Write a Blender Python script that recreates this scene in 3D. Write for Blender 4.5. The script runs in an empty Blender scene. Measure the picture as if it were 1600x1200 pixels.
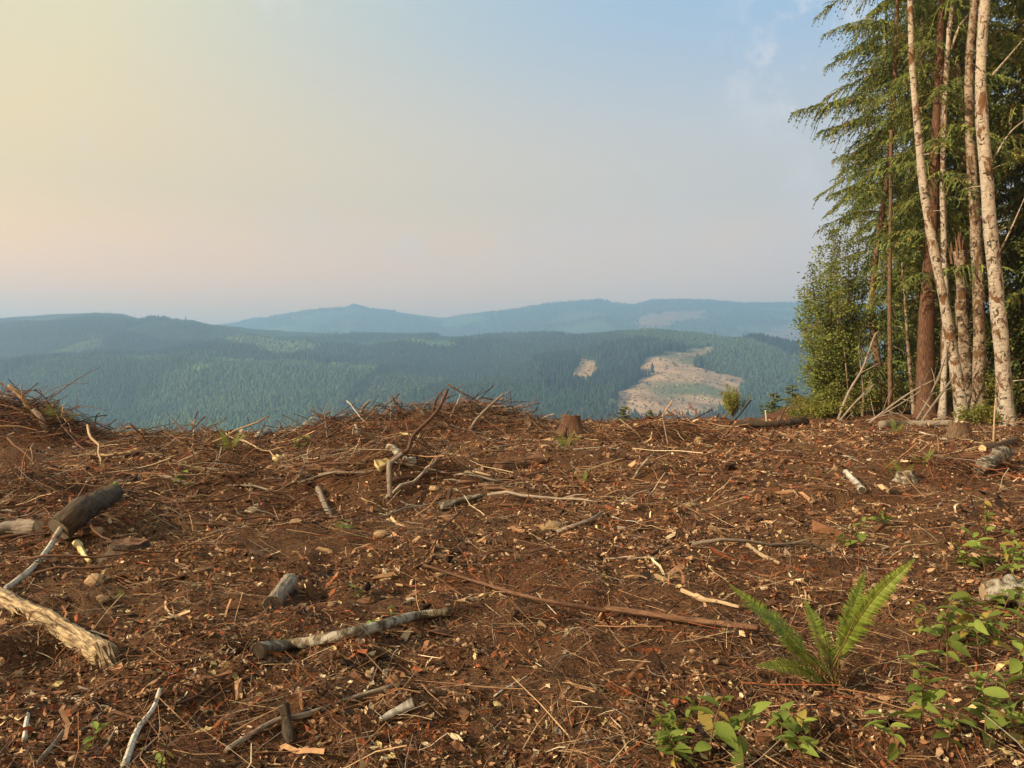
import bpy, math
import numpy as np
from mathutils import Vector, Matrix
rad = math.radians
rng = np.random.default_rng(11)
S = bpy.context.scene
C = S.collection
# ---------------------------------------------------------------- camera, sky, sun, exposure
EYE = 1.6
FPX = 1202.0                                   # focal length in photograph pixels (1600 wide)
cam = bpy.data.cameras.new('camera'); cam.lens = 36 * FPX / 1600; cam.sensor_width = 36
cam.clip_start = 0.05; cam.clip_end = 60000
camo = bpy.data.objects.new('camera', cam); C.objects.link(camo)
camo.location = (0, 0, EYE); camo.rotation_euler = (rad(90), 0, 0)
S.camera = camo
SUN_AZ, SUN_EL = rad(-113), rad(28)            # azimuth from +Y towards +X
sdir = Vector((math.sin(SUN_AZ) * math.cos(SUN_EL), math.cos(SUN_AZ) * math.cos(SUN_EL), math.sin(SUN_EL)))
W = bpy.data.worlds.new('World'); S.world = W; W.use_nodes = True
nt = W.node_tree; N = nt.nodes; LK = nt.links
bg = N['Background']; bg.inputs[1].default_value = 0.865
sky = N.new('ShaderNodeTexSky'); sky.sky_type = 'NISHITA'; sky.sun_disc = False
sky.sun_elevation = SUN_EL; sky.sun_rotation = SUN_AZ
sky.air_density = 1.0; sky.dust_density = 1.2; sky.ozone_density = 1.5; sky.altitude = 300
def wmath(op, a, b=None, clamp=False):
    n = N.new('ShaderNodeMath'); n.operation = op; n.use_clamp = clamp
    for i, v in enumerate((a, b)):
        if v is None: continue
        if isinstance(v, (int, float)): n.inputs[i].default_value = v
        else: LK.new(v, n.inputs[i])
    return n.outputs[0]
def wmix(f, a, b, kind='MIX'):
    n = N.new('ShaderNodeMix'); n.data_type = 'RGBA'; n.blend_type = kind; n.clamp_factor = True
    for sock, v in ((n.inputs[0], f), (n.inputs[6], a), (n.inputs[7], b)):
        if isinstance(v, (int, float)): sock.default_value = v
        elif isinstance(v, tuple): sock.default_value = (*v, 1)
        else: LK.new(v, sock)
    return n.outputs[2]
tc = N.new('ShaderNodeTexCoord'); sep = N.new('ShaderNodeSeparateXYZ'); LK.new(tc.outputs['Generated'], sep.inputs[0])
dot = N.new('ShaderNodeVectorMath'); dot.operation = 'DOT_PRODUCT'; LK.new(tc.outputs['Generated'], dot.inputs[0]); dot.inputs[1].default_value = sdir
zz = wmath('MAXIMUM', sep.outputs[2], 0.0)
# smoke: thick near the horizon, thin overhead, glowing warm towards the sun
def wrange(v, lo, hi):
    n = N.new('ShaderNodeMapRange'); n.interpolation_type = 'SMOOTHSTEP'; LK.new(v, n.inputs[0]); n.inputs[1].default_value = lo; n.inputs[2].default_value = hi; return n.outputs[0]
glow = wmath('MULTIPLY', wmath('ADD', dot.outputs['Value'], 0.80), 0.95, True)
glow2 = wmath('POWER', glow, 2.6)
low_c = wmix(glow, (1.02, 0.63, 0.33), (1.60, 0.65, 0.05))
mid_c = wmix(glow, (0.42, 0.455, 0.52), (0.82, 0.52, 0.16))
skyc = wmix(1.0, sky.outputs[0], (0.10, 0.10, 0.10), 'MULTIPLY')
skyc = wmix(0.7, skyc, (0.18, 0.41, 0.70))
skyc = wmix(wmath('MULTIPLY', glow2, 0.95), skyc, (0.62, 0.54, 0.30))
base = wmix(wrange(zz, 0.09, 0.24), low_c, mid_c)
base = wmix(wrange(zz, 0.20, 0.48), base, skyc)
# thin smoky clouds on a high sheet
proj = N.new('ShaderNodeVectorMath'); proj.operation = 'DIVIDE'; LK.new(tc.outputs['Generated'], proj.inputs[0])
zc = wmath('ADD', zz, 0.10); cz = N.new('ShaderNodeCombineXYZ')
for i in range(3): LK.new(zc, cz.inputs[i])
LK.new(cz.outputs[0], proj.inputs[1])
cl = N.new('ShaderNodeTexNoise'); cl.inputs['Scale'].default_value = 1.15; cl.inputs['Detail'].default_value = 7; cl.inputs['Roughness'].default_value = 0.58; cl.inputs['Distortion'].default_value = 0.25
LK.new(proj.outputs[0], cl.inputs['Vector'])
hi = N.new('ShaderNodeTexNoise'); hi.inputs['Scale'].default_value = 13; hi.inputs['Detail'].default_value = 8; hi.inputs['Roughness'].default_value = 0.6; LK.new(tc.outputs['Generated'], hi.inputs['Vector'])
lo_ = N.new('ShaderNodeTexNoise'); lo_.inputs['Scale'].default_value = 1.6; lo_.inputs['Detail'].default_value = 3; LK.new(tc.outputs['Generated'], lo_.inputs['Vector'])
# a bank of smoke with a ragged top lying on the horizon all around
top = wmath('ADD', wmath('ADD', 0.20, wmath('MULTIPLY', wmath('SUBTRACT', lo_.outputs['Fac'], 0.5), 0.30)), wmath('MULTIPLY', wmath('SUBTRACT', hi.outputs['Fac'], 0.5), 0.16))
bank = wrange(wmath('SUBTRACT', top, zz), -0.015, 0.06)
base = wmix(wmath('MULTIPLY', bank, wmath('MULTIPLY', wmath('SUBTRACT', 1.15, glow), 0.45)), base, (0.60, 0.53, 0.52))
# scattered thin cumulus shreds
cr = wmath('MULTIPLY', wrange(hi.outputs['Fac'], 0.50, 0.66), wrange(cl.outputs['Fac'], 0.50, 0.68))
cd = N.new('ShaderNodeVectorMath'); cd.operation = 'DISTANCE'; LK.new(tc.outputs['Generated'], cd.inputs[0]); cd.inputs[1].default_value = Vector((0.325, 0.866, 0.372)).normalized()
puff = wmath('MULTIPLY', wmath('SUBTRACT', 1.0, wrange(cd.outputs['Value'], 0.03, 0.125)), wrange(hi.outputs['Fac'], 0.44, 0.58))
base = wmix(wmath('MULTIPLY', wmath('MAXIMUM', wmath('MULTIPLY', cr, 0.5), puff), 0.60), base, (0.66, 0.61, 0.61))
LK.new(base, bg.inputs[0])
sl = bpy.data.lights.new('sun', 'SUN'); sl.energy = 5.0; sl.angle = rad(0.6); sl.color = (1.0, 0.80, 0.57)
so = bpy.data.objects.new('sun', sl); C.objects.link(so); so.rotation_euler = sdir.to_track_quat('Z', 'Y').to_euler()
vs = S.view_settings; vs.view_transform = 'Standard'; vs.look = 'None'; vs.exposure = 0.72; vs.gamma = 1.0; vs.use_curve_mapping = False
S.render.engine = 'CYCLES'
cy = S.cycles; cy.use_denoising = True; cy.max_bounces = 5; cy.diffuse_bounces = 2; cy.glossy_bounces = 1
cy.transmission_bounces = 2; cy.transparent_max_bounces = 4; cy.volume_bounces = 2; cy.use_adaptive_sampling = True
cy.sample_clamp_indirect = 4

# ---------------------------------------------------------------- noise and helpers
def _hash(ix, iy, s):
    h = (ix.astype(np.int64) * 374761393 + iy.astype(np.int64) * 668265263 + s * 974634777) & 0xffffffff
    h = ((h ^ (h >> 13)) * 1274126177) & 0xffffffff
    return ((h ^ (h >> 16)) & 0xffff) / 32767.5 - 1.0
def vn(x, y, s=0):
    x = np.asarray(x, float); y = np.asarray(y, float)
    ix = np.floor(x); iy = np.floor(y); fx = x - ix; fy = y - iy
    fx = fx * fx * (3 - 2 * fx); fy = fy * fy * (3 - 2 * fy)
    a = _hash(ix, iy, s); b = _hash(ix + 1, iy, s); c = _hash(ix, iy + 1, s); d = _hash(ix + 1, iy + 1, s)
    return (a * (1 - fx) + b * fx) * (1 - fy) + (c * (1 - fx) + d * fx) * fy
def fbm(x, y, o=4, s=0, g=0.5):
    t = 0; a = 1.0; n = 0
    for i in range(o):
        t = t + a * vn(x * 2**i + 17.3 * i, y * 2**i - 9.1 * i, s + i); n += a; a *= g
    return t / n
def sst(t): t = np.clip(t, 0, 1); return t * t * (3 - 2 * t)
unit = lambda v: v / np.maximum(np.linalg.norm(v, axis=-1, keepdims=True), 1e-9)

class Geo:                                     # collects vertices, faces by corner count, uv and colour per vertex
    def __init__(self): self.v = []; self.f = []; self.uv = []; self.c = []; self.n = 0
    def add(self, V, F, uv=None, col=None):
        V = np.asarray(V, float).reshape(-1, 3); m = len(V)
        for f in (F if isinstance(F, list) else [F]):
            if len(f): self.f.append(np.asarray(f, int) + self.n)
        self.v.append(V); self.n += m
        self.uv.append(np.zeros((m, 2)) if uv is None else uv)
        self.c.append(np.broadcast_to(np.array((1., 1., 1.)) if col is None else np.asarray(col, float), (m, 3)))
    def mesh(self, name, smooth=True, org=(0, 0, 0)):
        V = np.concatenate(self.v) - np.asarray(org, float); uv = np.concatenate(self.uv); c = np.concatenate(self.c)
        li = np.concatenate([f.ravel() for f in self.f]); lt = np.concatenate([np.full(len(f), f.shape[1]) for f in self.f])
        me = bpy.data.meshes.new(name); me.vertices.add(len(V)); me.vertices.foreach_set('co', V.astype(np.float32).ravel())
        me.loops.add(len(li)); me.loops.foreach_set('vertex_index', li.astype(np.int32))
        me.polygons.add(len(lt)); me.polygons.foreach_set('loop_start', (np.cumsum(lt) - lt).astype(np.int32))
        me.polygons.foreach_set('use_smooth', np.full(len(lt), smooth))
        u = me.uv_layers.new(name='UVMap'); u.data.foreach_set('uv', uv[li].astype(np.float32).ravel())
        a = me.color_attributes.new('Col', 'FLOAT_COLOR', 'POINT')
        a.data.foreach_set('color', np.hstack([c, np.ones((len(c), 1))]).astype(np.float32).ravel())
        me.update(calc_edges=True); me.validate(); return me
def obj(name, me, m, parent=None, loc=(0, 0, 0), label=None, cat=None, group=None, kind=None):
    o = bpy.data.objects.new(name, me); C.objects.link(o); o.location = tuple(float(q) for q in loc)
    if me is not None and m is not None and not me.materials: me.materials.append(m)
    if parent: o.parent = parent
    tag(o, label, cat, group, kind); return o
def tag(o, label=None, cat=None, group=None, kind=None):
    for k, v in (('label', label), ('category', cat), ('group', group), ('kind', kind)):
        if v: o[k] = v
    return o
def thing(name, loc, label, cat, group=None): return obj(name, None, None, None, loc, label, cat, group)
def smoothpath(P, n):                          # Catmull-Rom through points
    P = np.asarray(P, float); k = len(P)
    if k < 3: return P[0] + (P[-1] - P[0]) * np.linspace(0, 1, n)[:, None]
    Q = np.vstack([2 * P[0] - P[1], P, 2 * P[-1] - P[-2]]); T = np.linspace(0, k - 1 - 1e-6, n); i = T.astype(int); t = (T - i)[:, None]
    a, b, c, d = Q[i], Q[i + 1], Q[i + 2], Q[i + 3]
    return .5 * (2 * b + (c - a) * t + (2 * a - 5 * b + 4 * c - d) * t**2 + (3 * b - a - 3 * c + d) * t**3)
def tube(g, P, R, n=8, bump=0.0, seed=0, cap=True, col=None, fr=6.0):
    P = np.asarray(P, float); k = len(P); R = np.broadcast_to(np.asarray(R, float), (k,))
    T = unit(np.gradient(P, axis=0)); up = np.array((0, 0, 1.)) if abs(T[0][2]) < .9 else np.array((1., 0, 0))
    X = np.zeros((k, 3)); x = up - T[0] * up.dot(T[0])
    for i in range(k):
        x = x - T[i] * x.dot(T[i]); x = x / np.linalg.norm(x); X[i] = x
    Y = np.cross(T, X); L = np.concatenate([[0], np.cumsum(np.linalg.norm(np.diff(P, axis=0), axis=1))])
    a = np.linspace(0, 2 * np.pi, n + 1); rr = R[:, None] * np.ones(n + 1)
    if bump:
        ca = np.cos(a)[None] * 1.5; sa = np.sin(a)[None] * 1.5
        rr = rr * (1 + bump * (vn(ca * 2 + L[:, None] * fr * .2 + seed, sa * 2 + L[:, None] * fr * .31, seed) + .6 * vn(ca * 5 + L[:, None] * fr, sa * 5 + seed, seed + 3)))
    V = P[:, None] + rr[..., None] * (np.cos(a)[None, :, None] * X[:, None] + np.sin(a)[None, :, None] * Y[:, None])
    uv = np.stack([np.broadcast_to(a / (2 * np.pi) * R.mean() * 6.28, (k, n + 1)), np.broadcast_to(L[:, None], (k, n + 1))], -1).reshape(-1, 2)
    i = np.arange(k - 1)[:, None] * (n + 1) + np.arange(n)[None]; i = i.ravel()
    F = [np.stack([i, i + 1, i + n + 2, i + n + 1], 1)]
    if cap:
        F.append(np.arange(n)[::-1][None]); F.append((np.arange(n) + (k - 1) * (n + 1))[None])
    g.add(V.reshape(-1, 3), F, uv, col)

# ---------------------------------------------------------------- materials
def mat(name, c1, c2, scale=8.0, stretch=(1, 1, 1), bump=0.3, rough=0.85, coord='Object', rand=0.0, attr=False, c3=None, t3=0.6, s3=3.0, trans=0.0, lo=0.35, hi=0.68, bscale=None, spec=0.25):
    m = bpy.data.materials.new(name); m.use_nodes = True; n = m.node_tree.nodes; l = m.node_tree.links
    b = n['Principled BSDF']; b.inputs['Roughness'].default_value = rough; b.inputs['Specular IOR Level'].default_value = spec
    t = n.new('ShaderNodeTexCoord'); mp = n.new('ShaderNodeMapping'); mp.inputs['Scale'].default_value = stretch; l.new(t.outputs[coord], mp.inputs[0])
    nz = n.new('ShaderNodeTexNoise'); nz.inputs['Scale'].default_value = scale; nz.inputs['Detail'].default_value = 6; nz.inputs['Roughness'].default_value = .62; l.new(mp.outputs[0], nz.inputs['Vector'])
    mr = n.new('ShaderNodeMapRange'); l.new(nz.outputs['Fac'], mr.inputs[0]); mr.inputs[1].default_value = lo; mr.inputs[2].default_value = hi
    def mix(f, a, b_, kind='MIX'):
        x = n.new('ShaderNodeMix'); x.data_type = 'RGBA'; x.blend_type = kind
        for s_, v in ((x.inputs[0], f), (x.inputs[6], a), (x.inputs[7], b_)):
            if isinstance(v, (int, float)): s_.default_value = v
            elif isinstance(v, tuple): s_.default_value = (*v, 1)
            else: l.new(v, s_)
        return x.outputs[2]
    col = mix(mr.outputs[0], c1, c2)
    if c3:
        n3 = n.new('ShaderNodeTexNoise'); n3.inputs['Scale'].default_value = s3; n3.inputs['Detail'].default_value = 4; l.new(t.outputs['Object'], n3.inputs['Vector'])
        r3 = n.new('ShaderNodeMapRange'); l.new(n3.outputs['Fac'], r3.inputs[0]); r3.inputs[1].default_value = t3 - .05; r3.inputs[2].default_value = t3 + .06
        col = mix(r3.outputs[0], col, c3)
    if attr:
        a = n.new('ShaderNodeAttribute'); a.attribute_name = 'Col'; col = mix(1.0, col, a.outputs['Color'], 'MULTIPLY')
    if rand:
        oi = n.new('ShaderNodeObjectInfo'); rm = n.new('ShaderNodeMapRange'); l.new(oi.outputs['Random'], rm.inputs[0]); rm.inputs[3].default_value = 1 - rand; rm.inputs[4].default_value = 1 + rand
        cc = n.new('ShaderNodeCombineColor')
        for i in range(3): l.new(rm.outputs[0], cc.inputs[i])
        col = mix(1.0, col, cc.outputs[0], 'MULTIPLY')
    l.new(col, b.inputs['Base Color'])
    if bump:
        src = nz.outputs['Fac']
        if bscale:
            nb = n.new('ShaderNodeTexNoise'); nb.inputs['Scale'].default_value = bscale; nb.inputs['Detail'].default_value = 5; l.new(mp.outputs[0], nb.inputs['Vector']); src = nb.outputs['Fac']
        bp = n.new('ShaderNodeBump'); bp.inputs['Strength'].default_value = bump; bp.inputs['Distance'].default_value = .02; l.new(src, bp.inputs['Height']); l.new(bp.outputs[0], b.inputs['Normal'])
    if trans:
        tr = n.new('ShaderNodeBsdfTranslucent'); l.new(col, tr.inputs[0]); ms = n.new('ShaderNodeMixShader'); ms.inputs[0].default_value = trans
        l.new(b.outputs[0], ms.inputs[1]); l.new(tr.outputs[0], ms.inputs[2]); l.new(ms.outputs[0], n['Material Output'].inputs[0])
    return m
M = {}
def soilmat():
    m = bpy.data.materials.new('soil'); m.use_nodes = True; n = m.node_tree.nodes; l = m.node_tree.links; b = n['Principled BSDF']; b.inputs['Roughness'].default_value = .95; b.inputs['Specular IOR Level'].default_value = .15
    t = n.new('ShaderNodeTexCoord')
    def nz(sc, det, lo, hi, ro=.6):
        x = n.new('ShaderNodeTexNoise'); x.inputs['Scale'].default_value = sc; x.inputs['Detail'].default_value = det; x.inputs['Roughness'].default_value = ro; l.new(t.outputs['Object'], x.inputs['Vector'])
        r = n.new('ShaderNodeMapRange'); l.new(x.outputs['Fac'], r.inputs[0]); r.inputs[1].default_value = lo; r.inputs[2].default_value = hi; return r.outputs[0], x.outputs['Fac']
    def mix(f, a, c, k='MIX'):
        x = n.new('ShaderNodeMix'); x.data_type = 'RGBA'; x.blend_type = k; l.new(f, x.inputs[0])
        for s_, v in ((x.inputs[6], a), (x.inputs[7], c)):
            if isinstance(v, tuple): s_.default_value = (*v, 1)
            else: l.new(v, s_)
        return x.outputs[2]
    c = mix(nz(1.1, 5, .38, .66)[0], (.115, .055, .026), (.15, .056, .025)); c = mix(nz(.45, 4, .5, .68)[0], c, (.17, .098, .045))
    c = mix(nz(22, 5, .46, .62, .7)[0], c, (.038, .018, .009)); f2, h2 = nz(60, 4, .56, .64, .7); c = mix(f2, c, (.27, .155, .075)); f3, h3 = nz(130, 3, .60, .68); c = mix(f3, c, (.36, .22, .11))
    l.new(c, b.inputs['Base Color'])
    bp = n.new('ShaderNodeBump'); bp.inputs['Strength'].default_value = 1; bp.inputs['Distance'].default_value = .035; l.new(h2, bp.inputs['Height'])
    bq = n.new('ShaderNodeBump'); bq.inputs['Strength'].default_value = .8; bq.inputs['Distance'].default_value = .06; l.new(nz(16, 5, 0, 1, .7)[1], bq.inputs['Height']); l.new(bq.outputs[0], bp.inputs['Normal']); l.new(bp.outputs[0], b.inputs['Normal']); return m
M['soil'] = soilmat()
M['litter'] = mat('litter', (.75, .75, .75), (1.15, 1.15, 1.15), 30, bump=0, rough=.85, attr=True)
M['land'] = mat('land', (.72, .75, .72), (1.25, 1.22, 1.2), .012, bump=0, rough=1, attr=True)
M['grey'] = mat('weathered_wood', (.13, .10, .075), (.34, .285, .22), 9, (6, 1, 1), .5, coord='UV', rand=.25, bscale=16)
M['pale'] = mat('pale_wood', (.22, .145, .08), (.50, .375, .22), 7, (7, 1, 1), .4, coord='UV', rand=.2)
M['brown'] = mat('brown_wood', (.06, .03, .017), (.19, .10, .055), 10, (5, 1, 1), .5, coord='UV', rand=.3)
M['rotten'] = mat('rotten_wood', (.075, .045, .025), (.50, .375, .215), 6, (9, .8, 1), 1.0, coord='UV', c3=(.10, .055, .03), t3=.60, s3=9, lo=.38, hi=.60, bscale=9)
M['red'] = mat('red_wood', (.06, .031, .018), (.18, .095, .053), 10, (6, 1, 1), .5, coord='UV', rand=.3)
M['dark'] = mat('dark_bark', (.022, .016, .011), (.10, .07, .045), 14, (2, 1, 1), .8, coord='UV', rand=.2)
M['cut'] = mat('cut_wood', (.42, .29, .15), (.66, .50, .28), 12, bump=.3)
M['yellowcut'] = mat('fresh_torn_wood', (.45, .33, .13), (.72, .60, .34), 9, bump=.5)
def aldermat(name, hi, lo, spots, moss, mt, dk):
    m = bpy.data.materials.new(name); m.use_nodes = True; n = m.node_tree.nodes; l = m.node_tree.links; b = n['Principled BSDF']; b.inputs['Roughness'].default_value = .85; b.inputs['Specular IOR Level'].default_value = .2
    t = n.new('ShaderNodeTexCoord')
    def nz(coord, sc, st, det, lo_, hi_, dist=0):
        mp = n.new('ShaderNodeMapping'); mp.inputs['Scale'].default_value = st; l.new(t.outputs[coord], mp.inputs[0])
        x = n.new('ShaderNodeTexNoise'); x.inputs['Scale'].default_value = sc; x.inputs['Detail'].default_value = det; x.inputs['Roughness'].default_value = .68; x.inputs['Distortion'].default_value = dist; l.new(mp.outputs[0], x.inputs['Vector'])
        r = n.new('ShaderNodeMapRange'); l.new(x.outputs['Fac'], r.inputs[0]); r.inputs[1].default_value = lo_; r.inputs[2].default_value = hi_; return r.outputs[0], x.outputs['Fac']
    def mix(f, a, c):
        x = n.new('ShaderNodeMix'); x.data_type = 'RGBA'; l.new(f, x.inputs[0])
        for s_, v in ((x.inputs[6], a), (x.inputs[7], c)):
            if isinstance(v, tuple): s_.default_value = (*v, 1)
            else: l.new(v, s_)
        return x.outputs[2]
    c = mix(nz('UV', 6, (1, 2.5, 1), 5, .35, .65)[0], lo, hi)
    c = mix(nz('Object', 2.6, (1, 1, .6), 9, mt, mt + .06, .8)[0], c, moss); c = mix(nz('Object', 5.5, (1, 1, .8), 8, dk, dk + .05, 1.2)[0], c, spots)
    fb, hb = nz('UV', 5, (.6, 9, 1), 4, .62, .70); c = mix(fb, c, spots); l.new(c, b.inputs['Base Color'])
    bp = n.new('ShaderNodeBump'); bp.inputs['Strength'].default_value = .8; bp.inputs['Distance'].default_value = .03; l.new(nz('UV', 16, (1, 1.6, 1), 6, 0, 1)[1], bp.inputs['Height']); l.new(bp.outputs[0], b.inputs['Normal']); return m
M['alder'] = aldermat('alder_bark', (.45, .405, .335), (.26, .22, .17), (.040, .029, .019), (.13, .066, .029), .53, .545)
M['alder_dark'] = aldermat('alder_bark_dark', (.36, .295, .22), (.13, .095, .06), (.030, .021, .014), (.10, .055, .024), .50, .52)
M['birchlog'] = mat('white_bark', (.26, .235, .19), (.62, .57, .48), 9, (1, 3, 1), .5, coord='UV', c3=(.10, .07, .04), t3=.58, s3=4, rand=.15)
M['mossy'] = mat('mossy_bark', (.045, .032, .018), (.19, .15, .095), 12, (1.5, 2.5, 1), .9, coord='UV', c3=(.34, .31, .25), t3=.54, s3=11, bscale=25)
M['cedar'] = mat('cedar_bark', (.050, .027, .016), (.165, .085, .048), 9, (7, .5, 1), 1.0, coord='UV', lo=.42, hi=.60, bscale=9)
M['fir'] = mat('fir_bark', (.055, .035, .022), (.20, .125, .072), 9, (2.5, .8, 1), 1.0, coord='UV', bscale=10)
M['needle'] = mat('needles', (.75, .78, .7), (1.2, 1.2, 1.1), 3, bump=0, rough=.7, attr=True, trans=.35)
M['leaf'] = mat('leaves', (.78, .8, .75), (1.2, 1.18, 1.1), 5, bump=0, rough=.55, attr=True, trans=.4)
M['leafobj'] = mat('plant_leaf', (.12, .175, .030), (.24, .29, .065), 30, bump=.2, rough=.62, rand=.4, trans=.35, spec=.15)
M['leafold'] = mat('old_plant_leaf', (.22, .17, .035), (.40, .30, .07), 30, bump=.2, rough=.5, rand=.3, trans=.3)
M['fern'] = mat('fern', (.16, .23, .03), (.29, .35, .065), 14, bump=.1, rough=.5, rand=.15, trans=.35, attr=True)
M['stem'] = mat('plant_stem', (.10, .055, .025), (.19, .12, .05), 20, bump=.1, rough=.6)
M['stone'] = mat('stone', (.20, .125, .065), (.40, .27, .15), 8, bump=.5, rand=.3)
M['fallen'] = mat('fallen_leaf', (.42, .30, .11), (.72, .58, .28), 20, bump=.1, rough=.6, rand=.35, trans=.2)
M['bark_slab'] = mat('bark_slab', (.055, .030, .019), (.16, .088, .052), 9, (4, 1, 1), .7, coord='Object', rand=.4)
def instmat():
    m = bpy.data.materials.new('far_foliage'); m.use_nodes = True; n = m.node_tree.nodes; l = m.node_tree.links
    a = n.new('ShaderNodeAttribute'); a.attribute_type = 'INSTANCER'; a.attribute_name = 'tint'
    n['Principled BSDF'].inputs['Roughness'].default_value = 1; n['Principled BSDF'].inputs['Specular IOR Level'].default_value = 0
    l.new(a.outputs['Color'], n['Principled BSDF'].inputs['Base Color']); return m
M['far'] = instmat()

# ---------------------------------------------------------------- the clearing
MOUNDS = [(-2.6, 20.5, .60, 2.2, 1.6), (-5.2, 21.5, .35, 1.6, 1.3), (-.4, 21.5, .45, 2.0, 1.3), (-13.6, 20.4, 1.05, 1.7, 1.2), (-11.7, 20.2, .35, .9, 1.0),
          (-1.9, 11.6, .50, 1.2, .8), (-3.2, 12.8, .25, 1.0, .8), (-6.0, 14.2, .52, 1.6, 1.2), (-3.4, 16.8, .32, 1.3, .8), (3.4, 17.0, .26, 1.3, .8), (6.6, 12.2, .22, .9, .7), (-6.6, 10.6, .25, .9, .6), (3.6, 9.6, .16, .7, .5), (.3, 6.3, .10, .5, .35), (-2.4, 6.6, .12, .6, .4), (-4.6, 11.2, .22, 1.1, .7), (-4.1, 7.9, .24, .55, .5), (1.5, 8.7, .26, .6, .45),
          (7.0, 24.5, .08, 1.4, 1.3), (2.1, 23.5, .10, .8, .8), (-7.4, 16.8, .30, .9, .7), (.4, 14.8, .16, 1.2, .9), (4.8, 14.5, .18, 1.6, 1.2), (-1.0, 9.5, -.16, 1.2, .7), (-3.0, 9.9, -.12, 1.2, .7),
          (-10.4, 16.0, .26, .55, .5), (2.6, 12.0, .12, 1.0, .8), (9.0, 15.0, .12, 1.5, 1.2)]
def y_edge(x): return 25.0 + 2.3 * np.maximum(0, x - 8.0) + .8 * vn(x / 2.0, x * 0, 5)
def H(x, y):
    x = np.asarray(x, float); y = np.asarray(y, float)
    z = .0150 * np.clip(y, 0, 30) * sst((x + 6) / 10)
    for mx, my, h, sx, sy in MOUNDS:
        z = z + h * np.exp(-((x - mx) / sx)**2 - ((y - my) / sy)**2)
    land = 1 - .75 * sst((-x - 7.5) / 2) * sst((y - 14) / 2) * sst((20 - y) / 1.5)
    z = z + land * (.11 * fbm(x / 1.6, y / 1.6, 3, 1) + .105 * fbm(x / .45, y / .45, 2, 2) + .034 * vn(x / .14, y / .14, 3))
    d = np.maximum(0, y - y_edge(x))
    return z - .46 * d * d / (d + 2.5)
def pix(u, v, ymax=70):                        # where a ray of the photograph meets the clearing
    y = np.concatenate([np.linspace(1.2, 12, 2500), np.linspace(12, ymax, 2500)]); x = (u - 800) / FPX * y; z = EYE - (v - 600) / FPX * y
    i = np.argmax(z < H(x, y))
    if i == 0: i = np.argmin(np.abs(y - 24))
    return np.array((x[i], y[i], H(x[i], y[i])))
def at(u, v, y): return np.array(((u - 800) / FPX * y, y, EYE - (v - 600) / FPX * y))
def spacing(parts):
    out = []
    for a, b, s in parts: out.append(np.arange(a, b - s * .3, s))
    return np.concatenate(out + [[parts[-1][1]]])
gx = spacing([(-48, -15, .6), (-15, -6, .16), (-6, -3, .07), (-3, 3.5, .045), (3.5, 6, .07), (6, 15, .16), (15, 48, .6)])
gy = spacing([(-10, 1.5, .5), (1.5, 6, .04), (6, 10, .06), (10, 16, .10), (16, 27, .15), (27, 70, .8)])
X, Y = np.meshgrid(gx, gy); ny, nx = X.shape
i = (np.arange(ny - 1)[:, None] * nx + np.arange(nx - 1)[None]).ravel()
g = Geo(); g.add(np.stack([X, Y, H(X, Y)], -1).reshape(-1, 3), np.stack([i, i + 1, i + nx + 1, i + nx], 1))
obj('clearing_ground', g.mesh('clearing_ground'), M['soil'], kind='structure')

# ---------------------------------------------------------------- valley and hills
def zfar(s, y):
    u = 800 + FPX * s
    vm = np.interp(u, [-800, -100, 0, 100, 150, 190, 215, 300, 330, 400, 500, 560, 700, 800, 900, 940, 1030, 1080, 1120, 1200, 1240, 1290, 1400, 1600, 2400],
                   [520, 503, 497, 490, 488, 490, 497, 500, 507, 514, 519, 523, 526, 524, 523, 517, 513, 518, 524, 530, 540, 551, 558, 562, 570])
    ym = np.interp(u, [-800, 0, 330, 500, 800, 1000, 1290, 2400], [3300, 3300, 3100, 2950, 2600, 2000, 1800, 1700])
    vf = np.interp(u, [-800, 200, 340, 400, 450, 500, 540, 552, 562, 575, 640, 690, 740, 800, 860, 935, 985, 1020, 1110, 1160, 1240, 1600, 2400],
                   [540, 520, 508, 497, 489, 482, 480, 475, 476, 481, 488, 495, 490, 483, 473, 467, 476, 468, 468, 473, 472, 480, 500])
    zm = EYE + (600 - vm) / FPX * ym - 9; yf = 5600.0; zf = EYE + (600 - vf) / FPX * yf - 8
    yv, zv = 820., -118.
    z = np.interp(y, [0, 40, 100, 250, 500, yv], [-6, -8, -32, -66, -100, zv])
    t = np.clip((y - yv) / (ym - yv), 0, 1)
    z = np.where(y > yv, zv + (zm - zv) * (.62 * t + .38 * np.sin(t * np.pi / 2)), z)
    y2 = ym + 750; z2 = zm - 150
    z = np.where(y > ym, zm + (z2 - zm) * sst((y - ym) / 750), z)
    t2 = np.clip((y - y2) / (yf - y2), 0, 1)
    z = np.where(y > y2, z2 + (zf - z2) * (.7 * t2 + .3 * sst(t2)), z)
    z = np.where(y > yf, zf - 220 * sst((y - yf) / 1800), z)
    w = np.where(y < ym, np.sin(np.pi * np.clip(t, 0, 1))**1.0 * sst((1 - t) / .22), np.where(y < y2, .03 * sst((y - ym) / 400), np.sin(np.pi * t2)**.8 * .3)) * (y > yv)
    x = s * y
    rid = 1 - 2 * np.abs(fbm(x / 620 + .3, y / 900 + .7, 3, 31))
    relief = w * (52 * fbm(x / 520, y / 620, 4, 21) + 44 * (rid - .6) + 40 * fbm(x / 950 + 3, y / 300, 2, 27))
    relief = np.where(y < ym, np.minimum(relief, 70 * (1 - t)), relief)
    z = z + relief + np.where(y > 600, 5, 0) * fbm(x / 120, y / 120, 3, 25)
    return z
def T(s, y):
    x = s * y; near = H(x, y) - .45
    return near + (zfar(s, y) - near) * sst((y - 70) / 130)
ss = np.linspace(-1.1, 1.1, 360); ty = np.concatenate([np.geomspace(22, 800, 60)[:-1], np.geomspace(800, 7600, 250)])
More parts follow.
